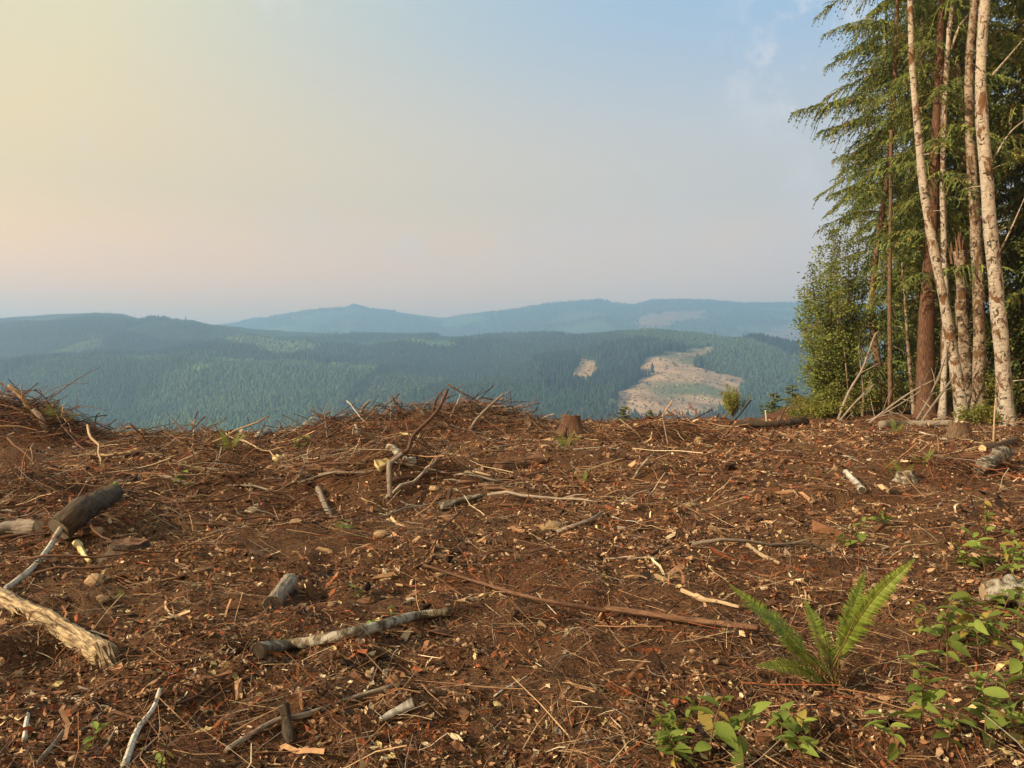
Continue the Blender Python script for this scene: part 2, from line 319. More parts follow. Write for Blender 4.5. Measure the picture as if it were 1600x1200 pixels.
SS, TY = np.meshgrid(ss, ty); TX = SS * TY; TZ = T(SS, TY)
def inpoly(u, v, P):
    P = np.asarray(P, float); c = np.zeros(u.shape, bool); j = len(P) - 1
    for i in range(len(P)):
        xi, yi = P[i]; xj, yj = P[j]
        c ^= ((yi > v) != (yj > v)) & (u < (xj - xi) * (v - yi) / (yj - yi + 1e-9) + xi); j = i
    return c
CUTS = [[(945, 650), (965, 618), (1000, 592), (1040, 582), (1080, 574), (1100, 580), (1160, 588), (1162, 602), (1150, 640), (1100, 665), (1000, 665)],
        [(1000, 588), (1006, 562), (1040, 552), (1120, 542), (1076, 576)], [(888, 602), (903, 562), (930, 562), (942, 590), (930, 602)]]
FARCUTS = [[(980, 508), (1012, 491), (1110, 482), (1090, 498), (1030, 512)], [(1165, 536), (1205, 515), (1240, 505), (1300, 506), (1310, 540)]]
def cover(x, y, z):
    u = 800 + x / y * FPX + 15 * fbm(x / 45, y / 45, 4, 44); v = 600 - (z - EYE) / y * FPX + 5 * fbm(x / 40, y / 40, 4, 45)
    cut = np.zeros(x.shape, bool); far = y > 3400
    for P in CUTS: cut |= inpoly(u, v, P) & ~far
    for P in FARCUTS: cut |= inpoly(u, v, P) & far
    return cut
cut = cover(TX, TY, TZ)
age = fbm(TX / 420, TY / 420, 3, 51)
col = np.array((.035, .062, .030)) + sst(age * 1.2 + .5)[..., None] * np.array((.030, .042, .008))
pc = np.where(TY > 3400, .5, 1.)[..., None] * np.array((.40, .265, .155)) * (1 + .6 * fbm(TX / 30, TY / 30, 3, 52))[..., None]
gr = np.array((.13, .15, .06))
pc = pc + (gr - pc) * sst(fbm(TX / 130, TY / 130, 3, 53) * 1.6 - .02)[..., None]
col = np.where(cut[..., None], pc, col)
near = sst((400 - TY) / 200)[..., None]; col = col * (1 - near) + near * np.array((.06, .07, .025))
ny, nx = TX.shape; i = (np.arange(ny - 1)[:, None] * nx + np.arange(nx - 1)[None]).ravel()
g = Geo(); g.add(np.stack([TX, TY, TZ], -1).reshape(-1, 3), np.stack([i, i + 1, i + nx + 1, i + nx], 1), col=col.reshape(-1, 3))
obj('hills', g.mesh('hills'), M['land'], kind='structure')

def instancer(name, label, cat, P, scl, tint, shape):
    me = bpy.data.meshes.new(name); me.vertices.add(len(P)); me.vertices.foreach_set('co', P.astype(np.float32).ravel())
    a = me.attributes.new('scl', 'FLOAT_VECTOR', 'POINT'); a.data.foreach_set('vector', scl.astype(np.float32).ravel())
    rot = np.zeros((len(P), 3)); rot[:, 2] = rng.uniform(0, 6.28, len(P))
    a = me.attributes.new('rot', 'FLOAT_VECTOR', 'POINT'); a.data.foreach_set('vector', rot.astype(np.float32).ravel())
    a = me.attributes.new('tint', 'FLOAT_COLOR', 'POINT'); a.data.foreach_set('color', np.hstack([tint, np.ones((len(P), 1))]).astype(np.float32).ravel())
    o = obj(name, me, None, label=label, cat=cat, kind='stuff')
    ng = bpy.data.node_groups.new(name, 'GeometryNodeTree')
    ng.interface.new_socket('Geometry', in_out='INPUT', socket_type='NodeSocketGeometry'); ng.interface.new_socket('Geometry', in_out='OUTPUT', socket_type='NodeSocketGeometry')
    n = ng.nodes; l = ng.links; gi = n.new('NodeGroupInput'); go = n.new('NodeGroupOutput'); ip = n.new('GeometryNodeInstanceOnPoints'); jn = n.new('GeometryNodeJoinGeometry'); sm = n.new('GeometryNodeSetMaterial')
    sm.inputs['Material'].default_value = M['far']
    def place(geo, z):
        tr = n.new('GeometryNodeTransform'); l.new(geo, tr.inputs['Geometry']); tr.inputs['Translation'].default_value = (0, 0, z); l.new(tr.outputs[0], jn.inputs[0])
    if shape == 'cone':
        for rb, dp, z in ((.5, .62, .12), (.36, .5, .5)):
            c = n.new('GeometryNodeMeshCone'); c.inputs['Vertices'].default_value = 6; c.inputs['Radius Bottom'].default_value = rb; c.inputs['Radius Top'].default_value = 0; c.inputs['Depth'].default_value = dp; place(c.outputs['Mesh'], z)
    else:
        for r_, z in ((.5, .5), (.36, .8)):
            c = n.new('GeometryNodeMeshIcoSphere'); c.inputs['Radius'].default_value = r_; c.inputs['Subdivisions'].default_value = 1 if r_ < .4 else 2; place(c.outputs['Mesh'], z)
    l.new(jn.outputs[0], sm.inputs['Geometry']); l.new(sm.outputs[0], ip.inputs['Instance']); l.new(gi.outputs[0], ip.inputs['Points'])
    for nm, sock in (('scl', 'Scale'), ('rot', 'Rotation')):
        na = n.new('GeometryNodeInputNamedAttribute'); na.data_type = 'FLOAT_VECTOR'; na.inputs['Name'].default_value = nm
        out = na.outputs['Attribute']
        if nm == 'rot':
            e = n.new('FunctionNodeEulerToRotation'); l.new(out, e.inputs[0]); out = e.outputs[0]
        l.new(out, ip.inputs[sock])
    l.new(ip.outputs[0], go.inputs[0]); md = o.modifiers.new('scatter', 'NODES'); md.node_group = ng
    return o
def hillpoints(n, y0, y1):
    y = np.sqrt(rng.uniform(y0**2, y1**2, n)); s = rng.uniform(-.80, .80, n); x = s * y; return x, y, T(s, y)
# visible hillsides: dark grown forest, younger plantation, pale broadleaf groves
x, y, z = hillpoints(270000, 780, 3350)
ct = cover(x, y, z); age = fbm(x / 420, y / 420, 3, 51) + .35 * fbm(x / 110, y / 110, 2, 57)
dec = (fbm(x / 190, y / 190, 3, 58) > .22) & (y < 2100)
wx = x + 70 * fbm(x / 210, y / 210, 3, 71); wy = y + 90 * fbm(x / 230, y / 230, 3, 72); cell = _hash(np.floor(wx / 330 + .3 * np.floor(wy / 420)), np.floor(wy / 420), 73); cell2 = _hash(np.floor(wx / 330 + .3 * np.floor(wy / 420)), np.floor(wy / 420), 74)
old = cell > .30
keep = ~ct
P = np.stack([x, y, z], 1)
def tints(n, c, var): return np.array(c) * (1 + var * rng.normal(size=(n, 1))).clip(.4, 1.8) * (1 + .08 * rng.normal(size=(n, 3)))
def nvar(k): return ((1 + .22 * fbm(x[k] / 260, y[k] / 260, 3, 61)) * (1 + .46 * cell2[k]))[:, None] * np.stack([1 + .15 * cell[k], 1 + 0 * cell[k], 1 - .1 * cell[k]], 1)
for nm, lab, cat, sel, hh, ww, c, shp in (
        ('grown_forest', 'dark grown conifer forest covering the hazy valley slopes', 'forest', keep & old & ~dec, 19, .40, (.030, .048, .031), 'cone'),
        ('young_plantation', 'younger mid green conifer plantation on the hazy hillsides', 'forest', keep & ~old & ~dec, 8.0, .78, (.054, .080, .042), 'cone'),
        ('broadleaf_groves', 'pale green broadleaf groves among the conifers of the valley', 'forest', keep & dec, 9, 1.0, (.080, .110, .052), 'ball')):
    k = np.where(sel)[0]; h = hh * rng.uniform(.65, 1.3, len(k)); w = h * ww * rng.uniform(.8, 1.25, len(k))
    instancer(nm, lab, cat, P[k], np.stack([w, w, h], 1), tints(len(k), c, .22) * nvar(k), shp)
k = np.where(ct & (rng.random(len(x)) < .8))[0]
h = 1.0 * rng.lognormal(0, .5, len(k)); instancer('clearcut_scrub', 'brown and green scrub and stumps dotting the hillside clearcut', 'scrub', P[k], np.stack([h * 1.5, h * 1.5, h], 1), np.array([(.26, .18, .11), (.13, .09, .055), (.13, .12, .05), (.42, .30, .19)])[rng.integers(0, 4, len(k))] * rng.uniform(.7, 1.3, (len(k), 1)), 'ball')
x, y, z = hillpoints(40000, 3400, 5750); k = ~cover(x, y, z) & (fbm(x / 350, y / 350, 3, 62) > -.25)
x, y, z = x[k], y[k], z[k]; h = 15 * rng.uniform(.6, 1.4, len(x))
instancer('distant_forest', 'blue hazy forest on the farthest ridge', 'forest', np.stack([x, y, z], 1), np.stack([h * .7, h * .7, h], 1), tints(len(x), (.04, .068, .035), .25), 'cone')

# ---------------------------------------------------------------- conifer and broadleaf builders
GREENS = np.array([(.052, .074, .024), (.083, .110, .033), (.122, .146, .040), (.165, .170, .050), (.145, .110, .048)])
def conifer_foliage(gf, gw, base, path, zr, Lr, nb, droop=.42, dens=1.0, azr=None, sd=0, w0=.05, fine=1.0, shade=1.0):
    """whorls of drooping sprays along a trunk path; path(z)->xy offset"""
    r = np.random.default_rng(sd)
    for q in range(nb):
        f = (q + r.uniform(0, 1)) / nb; z = zr[0] + (zr[1] - zr[0]) * f
        L = (Lr[0] + (Lr[1] - Lr[0]) * f) * r.uniform(.65, 1.2); az = r.uniform(*(azr or (0, 2 * np.pi)))
        d = np.array((np.cos(az), np.sin(az), 0)); pp = np.array((-d[1], d[0], 0)); o = np.append(path(z), z) + base
        rise = r.uniform(-.15, .35); dr = droop * r.uniform(.4, 1.6)
        n = max(6, int(L * 14 * dens * fine)); t = np.linspace(.10, 1, n) + r.uniform(-.02, .02, n)
        A = o + d * (L * t)[:, None]; A[:, 2] += L * (rise * t - dr * t**2)
        tw = np.linspace(0, 1, 6); Wp = o + d * (L * tw)[:, None]; Wp[:, 2] += L * (rise * tw - dr * tw**2)
        tube(gw, Wp, np.linspace(.018, .004, 6) * (L / 2.5)**.5, 4, cap=False)
        sg = np.where(np.arange(n) % 2, 1., -1.); l = L * (.36 * (1 - t) + .11) * r.uniform(.6, 1.2, n); an = r.uniform(.6, 1.15, n)
        D = d * np.cos(an)[:, None] + pp * (sg * np.sin(an))[:, None]; k = 6; tau = np.linspace(0, 1, k)
        Q = A[:, None] + D[:, None] * (l[:, None] * tau)[..., None]; Q[..., 2] -= (l[:, None] * r.uniform(.35, 1.25, n)[:, None] * tau**2)
        side = unit(np.cross(D, np.array((0, 0, 1.)) + .5 * r.normal(size=(n, 3)))); wd = w0 * r.uniform(.5, 1.0, n)
        ww = wd[:, None] * (1 - .75 * tau)
        V = np.concatenate([Q - side[:, None] * ww[..., None] * .5, Q + side[:, None] * ww[..., None] * .5], 1)
        ix = (np.arange(n)[:, None] * 2 * k + np.arange(k - 1)[None]).ravel()
        c = GREENS[r.choice(5, n, p=[.18, .30, .27, .18, .07])] * r.uniform(.7, 1.35, (n, 1)) * shade * 1.6
        gf.add(V.reshape(-1, 3), np.stack([ix, ix + 1, ix + 1 + k, ix + k], 1), col=np.repeat(c, 2 * k, 0))
        # hanging sprays, one narrow triangle each
        B = np.repeat(Q[:, 1:], 2, 1); m = B.shape[1]; s2 = np.tile([1., -1.], k - 1)[None, :, None]
        sp = unit(D[:, None] * .7 + side[:, None] * s2 * .8 + np.array((0, 0, -.95)) + .38 * r.normal(size=(n, m, 3)))
        sl_ = (.5 * l[:, None] * (1.1 - np.repeat(tau[1:], 2))[None] * .55 + .07) * r.uniform(.6, 1.3, (n, m))
        wv = unit(np.cross(sp, r.normal(size=(n, m, 3)))) * (w0 * .42)
        V = np.stack([B - wv, B + wv, B + sp * sl_[..., None]], 2).reshape(-1, 3)
        gf.add(V, np.arange(len(V)).reshape(-1, 3), col=np.repeat(c, m * 3, 0))
LEAFV = np.array([(0, 0, 0), (.5, .32, .05), (1, 0, -.06), (.5, -.32, .05)])
def leaf_cloud(gf, P, size, cols, r, flat=.0):
    n = len(P); a = unit(r.normal(size=(n, 3)) * np.array((1, 1, 1 - flat))); b = unit(np.cross(a, r.normal(size=(n, 3)))); c = np.cross(a, b)
    s = size * r.uniform(.6, 1.3, n)
    V = P[:, None] + s[:, None, None] * (LEAFV[None, :, 0:1] * a[:, None] + LEAFV[None, :, 1:2] * b[:, None] + LEAFV[None, :, 2:3] * c[:, None])
    i = np.arange(n)[:, None] * 4; F = np.concatenate([i + np.array([0, 1, 2]), i + np.array([0, 2, 3])])
    gf.add(V.reshape(-1, 3), F, col=np.repeat(cols, 4, 0))
LEAFC = np.array([(.085, .115, .026), (.12, .15, .036), (.16, .185, .046), (.20, .20, .055)])
def broadleaf(gf, gw, base, stems, r, nleaf, size, spread, shade=1.0, pal=LEAFC, wood=.02):
    """stems: list of end points; twigs branch off and carry leaves"""
    base = np.asarray(base, float)
    for e in stems:
        e = np.asarray(e, float); mid = base + (e - base) * .5 + np.array((*(r.normal(size=2) * .12), .25)) * np.linalg.norm(e - base) * .3
        P = smoothpath([base, mid, e], 8); tube(gw, P, np.linspace(wood, wood * .2, 8), 5, cap=False)
        m = max(3, int(nleaf / 14)); ti = r.uniform(.30, 1, m)
        S0 = np.stack([np.interp(ti, np.linspace(0, 1, 8), P[:, j]) for j in range(3)], 1)
        D = unit(r.normal(size=(m, 3)) + .8 * unit(e - base) + np.array((0, 0, .1))) * (spread * r.uniform(.35, 1.1, m) * (1.25 - ti))[:, None]
        for a_, b_ in zip(S0, S0 + D): tube(gw, np.stack([a_, (a_ + b_) / 2 + .05 * r.normal(size=3) * spread, b_]), [wood * .25, wood * .15, .002], 3, cap=False)
        tt = r.uniform(.15, 1.05, (m, 14)); L = S0[:, None] + D[:, None] * tt[..., None] + r.normal(size=(m, 14, 3)) * (.06 + .05 * spread)
        c = pal[r.choice(4, m, p=[.3, .36, .24, .10])] * r.uniform(.8, 1.2, (m, 1)) * shade
        leaf_cloud(gf, L.reshape(-1, 3), size, np.repeat(c, 14, 0), r, .3)

# ---------------------------------------------------------------- trees of the forest edge
def trunk_from_pixels(name, label, cat, pts, y, wpx, m, group=None, top=None, n=36, sides=12, bump=.10, seed=0, leany=0.0, flare=1.5):
    """pts run from the top pixel down to the base pixel, standing at depth y"""
    bx, by = pts[-1]; bz = float(H((bx - 800) / FPX * y, y)); b = np.array(((bx - 800) / FPX * y, y, bz - .25))
    P = [at(u, v, y) for u, v in pts[:-1]] + [b]; P = np.array(P)[::-1]
    ext = P[-1] + unit(P[-1] - P[-2]) * (top or 0.01); 
    if top: P = np.vstack([P, ext])
    Q = smoothpath(P, n); Q[:, 1] += leany * (Q[:, 2] - bz)
    f = np.linspace(0, 1, n); w0, w1 = .9 * wpx[1] / FPX * y / 2, .86 * wpx[0] / FPX * y / 2
    R = w0 + (w1 - w0) * np.clip(f * (1.0 if not top else 1.45), 0, 1.25); R = np.maximum(R, .02)
    R = R * (1 + (flare - 1) * np.exp(-(Q[:, 2] - bz) / .35)); R = R * (1 + .06 * vn(f * 20, f * 0 + seed, seed))
    root = thing(name, (b[0], b[1], bz), label, cat, group); g = Geo(); tube(g, Q, R, sides, bump * 1.4, seed, fr=3)
    rs = np.random.default_rng(900 + seed)
    for _ in range(9 if wpx[1] > 9 else 3):
        k_ = int(rs.uniform(.12, .8) * n); a_ = rs.uniform(0, 6.28); d_ = np.array((math.cos(a_), math.sin(a_), rs.uniform(-.1, .5))); l_ = rs.uniform(.12, .55); gs_ = Geo(); tube(gs_, np.stack([Q[k_], Q[k_] + d_ * (R[k_] + l_ * .5), Q[k_] + d_ * (R[k_] + l_) + np.array((0, 0, -.06))]), [.022, .013, .004], 5, .2, k_); obj('branch_stub', gs_.mesh('branch_stub', org=(b[0], b[1], bz)), m, root)
    obj('trunk', g.mesh('trunk', org=(b[0], b[1], bz)), m, root); return root, Q, R, np.array((b[0], b[1], bz))
def limb(root, org, pts, r0, r1, m, name='limb'):
    g = Geo(); P = smoothpath(np.array(pts), 10); tube(g, P, np.linspace(r0, r1, 10), 6, .1, 3); return obj(name, g.mesh(name, org=org), m, root)
rt = np.random.default_rng(5)
def crown_top(root, org, Q, r, n=9, span=2.4, size=.10):
    gf, gw = Geo(), Geo(); tip = Q[-1]
    broadleaf(gf, gw, tip - np.array((0, 0, 3.)), [tip + np.array((rt.normal() * span, rt.normal() * span, rt.uniform(-1.5, 3))) for _ in range(n)], r, 260, size, 1.3, wood=.05)
    c = obj('crown', gf.mesh('crown', False, org), M['leaf'], root); obj('branches', gw.mesh('branches', org=org), M['fir'], c)
A1 = trunk_from_pixels('alder_tree', 'slim pale alder whose trunk leans left as it rises, behind the sawn stump', 'tree', [(1422, 0), (1425, 100), (1434, 200), (1444, 300), (1461, 400), (1480, 500), (1497, 600), (1507, 662)], 23.2, (11, 20), M['alder'], top=6, seed=3)
crown_top(*A1[:1], A1[3], A1[1], rt)
B1 = trunk_from_pixels('alder_tree', 'thinnest pale alder with a forked upper stem, between two thicker alders', 'tree', [(1490, 0), (1482, 60), (1475, 200), (1473, 300), (1476, 400), (1478, 500), (1472, 660)], 26.0, (8, 11), M['alder'], top=5, seed=5)
limb(B1[0], B1[3], [at(1485, 78, 26), at(1500, 40, 26), at(1515, 18, 26), at(1530, -30, 26)], .05, .02, M['alder'])
crown_top(B1[0], B1[3], B1[1], rt)
C1 = trunk_from_pixels('alder_tree', 'dark blotched alder trunk standing against the thick white trunk', 'tree', [(1522, 0), (1515, 90), (1514, 170), (1518, 250), (1522, 320), (1527, 400), (1530, 500), (1529, 600), (1528, 662)], 24.8, (14, 21), M['alder_dark'], top=6, seed=8)
crown_top(C1[0], C1[3], C1[1], rt)
D1 = trunk_from_pixels('alder_tree', 'thickest white alder trunk with rust brown patches beside a thin stake', 'tree', [(1539, 0), (1533, 90), (1533, 150), (1537, 225), (1543, 300), (1552, 400), (1561, 500), (1568, 600), (1574, 668)], 22.5, (19, 27), M['alder'], top=6, seed=12)
for pts in ([(1552, 405), (1566, 385), (1583, 350), (1605, 300)], [(1545, 260), (1560, 235), (1580, 205), (1605, 185)], [(1548, 120), (1570, 95), (1600, 60)]):
    limb(D1[0], D1[3], [at(u, v, 22.5) for u, v in pts], .035, .012, M['alder'])
crown_top(D1[0], D1[3], D1[1], rt)
E1 = trunk_from_pixels('dead_snag', 'brown broken-topped dead trunk behind the alders', 'tree', [(1499, 392), (1504, 480), (1510, 580), (1514, 662)], 25.4, (18, 22), M['alder_dark'], seed=15, bump=.2)
splinters_later = E1
G1 = trunk_from_pixels('young_tree', 'slender brown young trunk beside the leaning hemlock', 'tree', [(1391, 380), (1390, 500), (1392, 662)], 27.2, (6, 8), M['fir'], top=4, seed=18)
H2 = trunk_from_pixels('young_tree', 'stout brown young trunk just right of the red cedar', 'tree', [(1474, 380), (1475, 500), (1475, 662)], 26.2, (9, 13), M['fir'], top=6, seed=19)
K1 = trunk_from_pixels('young_tree', 'thin pale sapling trunk left of the red cedar', 'tree', [(1416, 500), (1421, 570), (1430, 662)], 26.6, (4, 7), M['alder_dark'], top=2, seed=21)
for (u0, u1, w, y, lab) in ((1322, 1334, 5, 28.2, 'crooked thin pale sapling at the end of the forest edge'), (1345, 1347, 4, 28, 'straight thin grey sapling near the end of the forest edge')):
    trunk_from_pixels('young_tree', lab, 'tree', [(u0, 575), (u0 + 4, 615), (u1, 662)], y, (2, w), M['alder_dark'], top=.8, seed=int(u0))
def conifer(name, label, y, pts, wpx, m, zr, Lr, nb, sd, group=None, top=8, droop=.42, azr=None, dens=1.0, w0=.05, shade=1.0):
    root, Q, R, b = trunk_from_pixels(name, label, 'tree', pts, y, wpx, m, group, top=top, seed=sd)
    path = lambda z: np.array((np.interp(z + b[2], Q[:, 2], Q[:, 0]) - b[0], np.interp(z + b[2], Q[:, 2], Q[:, 1]) - b[1]))
    gf, gw = Geo(), Geo(); conifer_foliage(gf, gw, b, path, zr, Lr, nb, droop, dens, azr, sd, w0, shade=shade)
    c = obj('crown', gf.mesh('crown', False, b), M['needle'], root); obj('branches', gw.mesh('branches', org=b), m, c, kind='stuff'); return root
conifer('hemlock_tree', 'drooping hemlock at the open end of the forest edge, reaching over the valley', 29.0, [(1402, 0), (1398, 120), (1393, 220), (1379, 330), (1366, 420), (1363, 500), (1372, 570), (1386, 662)], (8, 13), M['fir'], (1.2, 20), (2.0, 2.6), 60, 41, droop=.45, w0=.058)
r_ = bpy.data.objects['hemlock_tree']; b_ = np.array(r_.location); gf, gw = Geo(), Geo()
for q, (u, v, L_) in enumerate(((1400, 40, 2.4), (1398, 78, 2.7), (1396, 115, 2.6), (1394, 165, 3.1), (1391, 190, 2.9), (1386, 250, 2.4), (1380, 290, 2.7))):
    p = at(u, v, 29.0) - b_; conifer_foliage(gf, gw, b_ + np.array((p[0], 0, 0)), lambda z: np.zeros(2), (p[2], p[2] + .15), (L_, L_), 2, .30, 1.25, (2.85, 3.5), 400 + q, .055)
c_ = obj('long_boughs', gf.mesh('long_boughs', False, b_), M['needle'], r_, kind='stuff'); obj('branches', gw.mesh('branches', org=b_), M['fir'], c_, kind='stuff')
conifer('red_cedar', 'red barked cedar with the stoutest straight trunk', 26.4, [(1472, 0), (1466, 150), (1459, 300), (1450, 440), (1446, 540), (1446, 662)], (14, 30), M['cedar'], (4.6, 20), (2.5, 2.2), 74, 43, droop=.45, w0=.06)
conifer('hemlock_tree', 'shaggy hemlock behind the alder trunks, its lower boughs olive green', 31.0, [(1440, 0), (1442, 200), (1440, 400), (1442, 662)], (10, 15), M['fir'], (1.6, 20), (2.3, 2.3), 58, 47, droop=.5, w0=.062)
# forest behind: three shapes, repeated
protos = []
for j, (sd, Lr, nb) in enumerate(((61, (2.8, 2.0), 84), (67, (2.5, 1.9), 80), (71, (3.0, 2.2), 88))):
    gt, gf, gw = Geo(), Geo(), Geo(); zt = np.linspace(-.4, 21, 24); wob = np.stack([.25 * vn(zt / 5, zt * 0, sd), .25 * vn(zt / 5, zt * 0 + 7, sd), zt], 1)
    tube(gt, wob, np.linspace(.24, .05, 24), 10, .08, sd); conifer_foliage(gf, gw, np.zeros(3), lambda z: np.array((np.interp(z, zt, wob[:, 0]), np.interp(z, zt, wob[:, 1]))), (.9, 21), Lr, nb, .5, .9, None, sd, .085, shade=.95)
    protos.append((gt.mesh('trunk'), gf.mesh('crown', False), gw.mesh('branches')))
spots = [(18.8, 34.4), (17.6, 30.4), (18.6, 31.8), (20.4, 29.0), (22.2, 26.3), (18.9, 27.4), (20.3, 33.5), (23.0, 31.0), (19.2, 36.5), (25.5, 28.5), (24.3, 35.5), (20.8, 42.5), (28, 33), (19.6, 24.2), (26.5, 40), (23.6, 28.6), (21.4, 30.9), (24.6, 32.6)]
for q, (x_, y_) in enumerate(spots):
    mt, mc, mw = protos[q % 3]; y_edge_ok = float(H(x_, y_))
    r_ = thing('forest_conifer', (x_, y_, y_edge_ok), 'dark conifer standing in the shaded forest behind the alder trunks', 'tree', 'conifers behind the forest edge')
    r_.rotation_euler.z = q * 2.1; k = .85 + .3 * ((q * 37) % 10) / 10; r_.scale = (k, k, k)
    obj('trunk', mt, M['fir'], r_); c = obj('crown', mc, M['needle'], r_); obj('branches', mw, M['fir'], c, kind='stuff')
# broadleaf tree reaching out over the slope, and shrubs at its foot
gf, gw = Geo(), Geo(); b = np.array((12.7, 30.0, float(H(12.7, 30.0)) - .2)); rb = np.random.default_rng(77)
ends = [at(u, v, 30 + rb.uniform(-1.4, 1.6)) for u, v in ((1248, 500), (1256, 455), (1268, 420), (1282, 385), (1300, 355), (1320, 340), (1345, 330), (1262, 530), (1285, 560), (1300, 470), (1322, 430), (1340, 400), (1310, 520), (1330, 480), (1360, 380), (1350, 450), (1290, 440), (1275, 475), (1310, 390), (1330, 540), (1300, 590))]
ends += [at(u, v, 29.2 + rb.uniform(-1.2, 1.6)) for u, v in ((1275, 600), (1262, 570), (1290, 620), (1310, 560), (1295, 500), (1315, 450), (1330, 600), (1350, 550), (1345, 500), (1365, 470), (1285, 530), (1255, 480), (1300, 410), (1325, 370))]
broadleaf(gf, gw, b, ends, rb, 780, .10, 1.25, wood=.035, shade=1.6)
root = thing('broadleaf_tree', b, 'airy many-stemmed broadleaf tree leaning out over the valley', 'tree')
c = obj('crown', gf.mesh('crown', False, b), M['leaf'], root); obj('branches', gw.mesh('branches', org=b), M['alder_dark'], root)
for (x_, y_, h_, w_, sd_, lab) in ((15.9, 29.6, 7.5, 1.3, 81, 'bushy maple filling the gap between hemlock and red cedar'), (19.2, 28.6, 8.0, 1.5, 83, 'bushy maple behind the dark blotched alder'), (20.4, 26.0, 6.5, 1.4, 85, 'bushy maple right of the thickest white alder'), (17.6, 28.0, 6.0, 1.0, 87, 'slim maple between the red cedar and the dead snag')):
    gf, gw = Geo(), Geo(); b = np.array((x_, y_, float(H(x_, y_)) - .1)); rb = np.random.default_rng(sd_)
    broadleaf(gf, gw, b, [b + np.array((rb.normal() * w_, rb.normal() * w_ * .7, h_ * rb.uniform(.35, 1.1))) for _ in range(15)], rb, 420, .105, 1.2, wood=.03, shade=1.2)
    root = thing('maple_tree', b, lab, 'tree'); obj('crown', gf.mesh('crown', False, b), M['leaf'], root); obj('branches', gw.mesh('branches', org=b), M['fir'], root, kind='stuff')
SHRUBC = np.array([(.15, .165, .033), (.20, .21, .044), (.26, .25, .06), (.27, .21, .065)])
shr = [(1306, 640, 29.5, .7, 1.1, 'yellow green shrub at the very end of the forest edge'), (1318, 632, 29.8, 1.0, 1.4, 'tall light green shrub below the airy broadleaf tree'), (1350, 640, 30.2, .9, 1.2, 'leafy shrub under the leaning hemlock'),
       (1296, 640, 28.2, .5, .5, 'low bright shrub at the crest before the forest end'), (1316, 640, 28.4, .6, .8, 'round bright shrub in front of the yellow green shrub'), (1328, 640, 28.6, .7, 1.0, 'twiggy bright shrub in front of the tall light green shrub'), (1368, 640, 28.8, .7, .9, 'shaded olive shrub between the hemlock foot and the dead saplings'),
       (1282, 640, 26.8, .4, .3, 'low bright shrub spilling over the crest by the dark fallen log'), (1262, 640, 27.0, .4, .25, 'small tuft of shrub on the crest by the dark fallen log'), (1302, 640, 27.0, .4, .4, 'bright tuft of shrub at the foot of the dead saplings'), (1284, 640, 31.5, .7, .5, 'low shrub on the slope beyond the dark fallen log'), (1268, 640, 33, .8, .5, 'low shrub on the slope between young conifers and forest'), (1300, 640, 34, .9, .8, 'shrub on the slope behind the yellow green shrub'),
       (1405, 640, 29, .8, 1.2, 'olive shrub left of the red cedar foot'), (1530, 640, 26.8, .8, 1.3, 'dark leafy shrub behind the blotched alder'), (1592, 640, 24.5, .9, 1.5, 'yellowing leafy shrub right of the thickest white alder'),
       (1520, 672, 22.6, .45, .4, 'low green shrub beside the sawn stump'), (1556, 672, 23.4, .45, .4, 'low shrub at the foot of the thickest white alder'), (1480, 645, 27.6, .7, 1.0, 'dim shrub between the red cedar and the alders')]
for u, v, y_, w_, h_, lab in shr:
    x_ = (u - 800) / FPX * y_; b = np.array((x_, y_, float(H(x_, y_)))); gf, gw = Geo(), Geo(); r = np.random.default_rng(int(u))
    broadleaf(gf, gw, b, [b + np.array((r.normal() * w_ * .7, r.normal() * w_ * .6, h_ * r.uniform(.5, 1.3))) for _ in range(11)], r, 190, .075, .55 * w_ + .15, pal=SHRUBC, wood=.012)
    root = thing('shrub', b, lab, 'shrub'); obj('foliage', gf.mesh('foliage', False, b), M['leaf'], root); obj('stems', gw.mesh('stems', org=b), M['fir'], root)
# young trees on the slope just below the crest
gt, gf, gw = Geo(), Geo(), Geo(); tube(gt, np.stack([np.zeros(9), np.zeros(9), np.linspace(0, 9, 9)], 1), np.linspace(.12, .01, 9), 6)
conifer_foliage(gf, gw, np.zeros(3), lambda z: np.zeros(2), (2.5, 8.95), (2.0, .18), 90, .15, 1.1, None, 91, .09, shade=.9)
meshes = (gt.mesh('trunk'), gf.mesh('crown', False), gw.mesh('branches'))
for u, v, y_, k, lab in ((1238, 600, 58, 1.0, 'taller of two young conifers poking above the crest by the forest'), (1210, 613, 55, .9, 'shorter of two young conifers poking above the crest by the forest'), (975, 634, 48, .75, 'small dark conifer tip above the crest right of the big stump'), (1017, 640, 50, .6, 'sparse conifer tip above the crest behind the root tangle')):
    p = at(u, v, y_); r_ = thing('young_conifer', (p[0], p[1], p[2] - 9 * k), lab, 'tree'); r_.scale = (k * 2.1, k * 2.1, k); r_.rotation_euler.z = u
    obj('trunk', meshes[0], M['fir'], r_); c = obj('crown', meshes[1], M['needle'], r_); obj('branches', meshes[2], M['fir'], c, kind='stuff')
gf, gw = Geo(), Geo(); p = at(1145, 668, 42); b = np.array((p[0], p[1], float(T(p[0] / p[1], p[1])))); r = np.random.default_rng(9)
tube(gw, np.stack([b, p, at(1145, 625, 42)]), [.06, .035, .02], 5)
broadleaf(gf, gw, at(1145, 652, 42), [at(1145 + r.normal() * 11, 619 + r.normal() * 9, 42 + r.normal() * .45) for _ in range(30)], r, 170, .08, .36, pal=SHRUBC * 1.35, wood=.014)
root = thing('sapling_tree', b, 'small round yellow green tree alone just beyond the crest', 'tree'); obj('crown', gf.mesh('crown', False, b), M['leaf'], root); obj('trunk', gw.mesh('trunk', org=b), M['fir'], root)
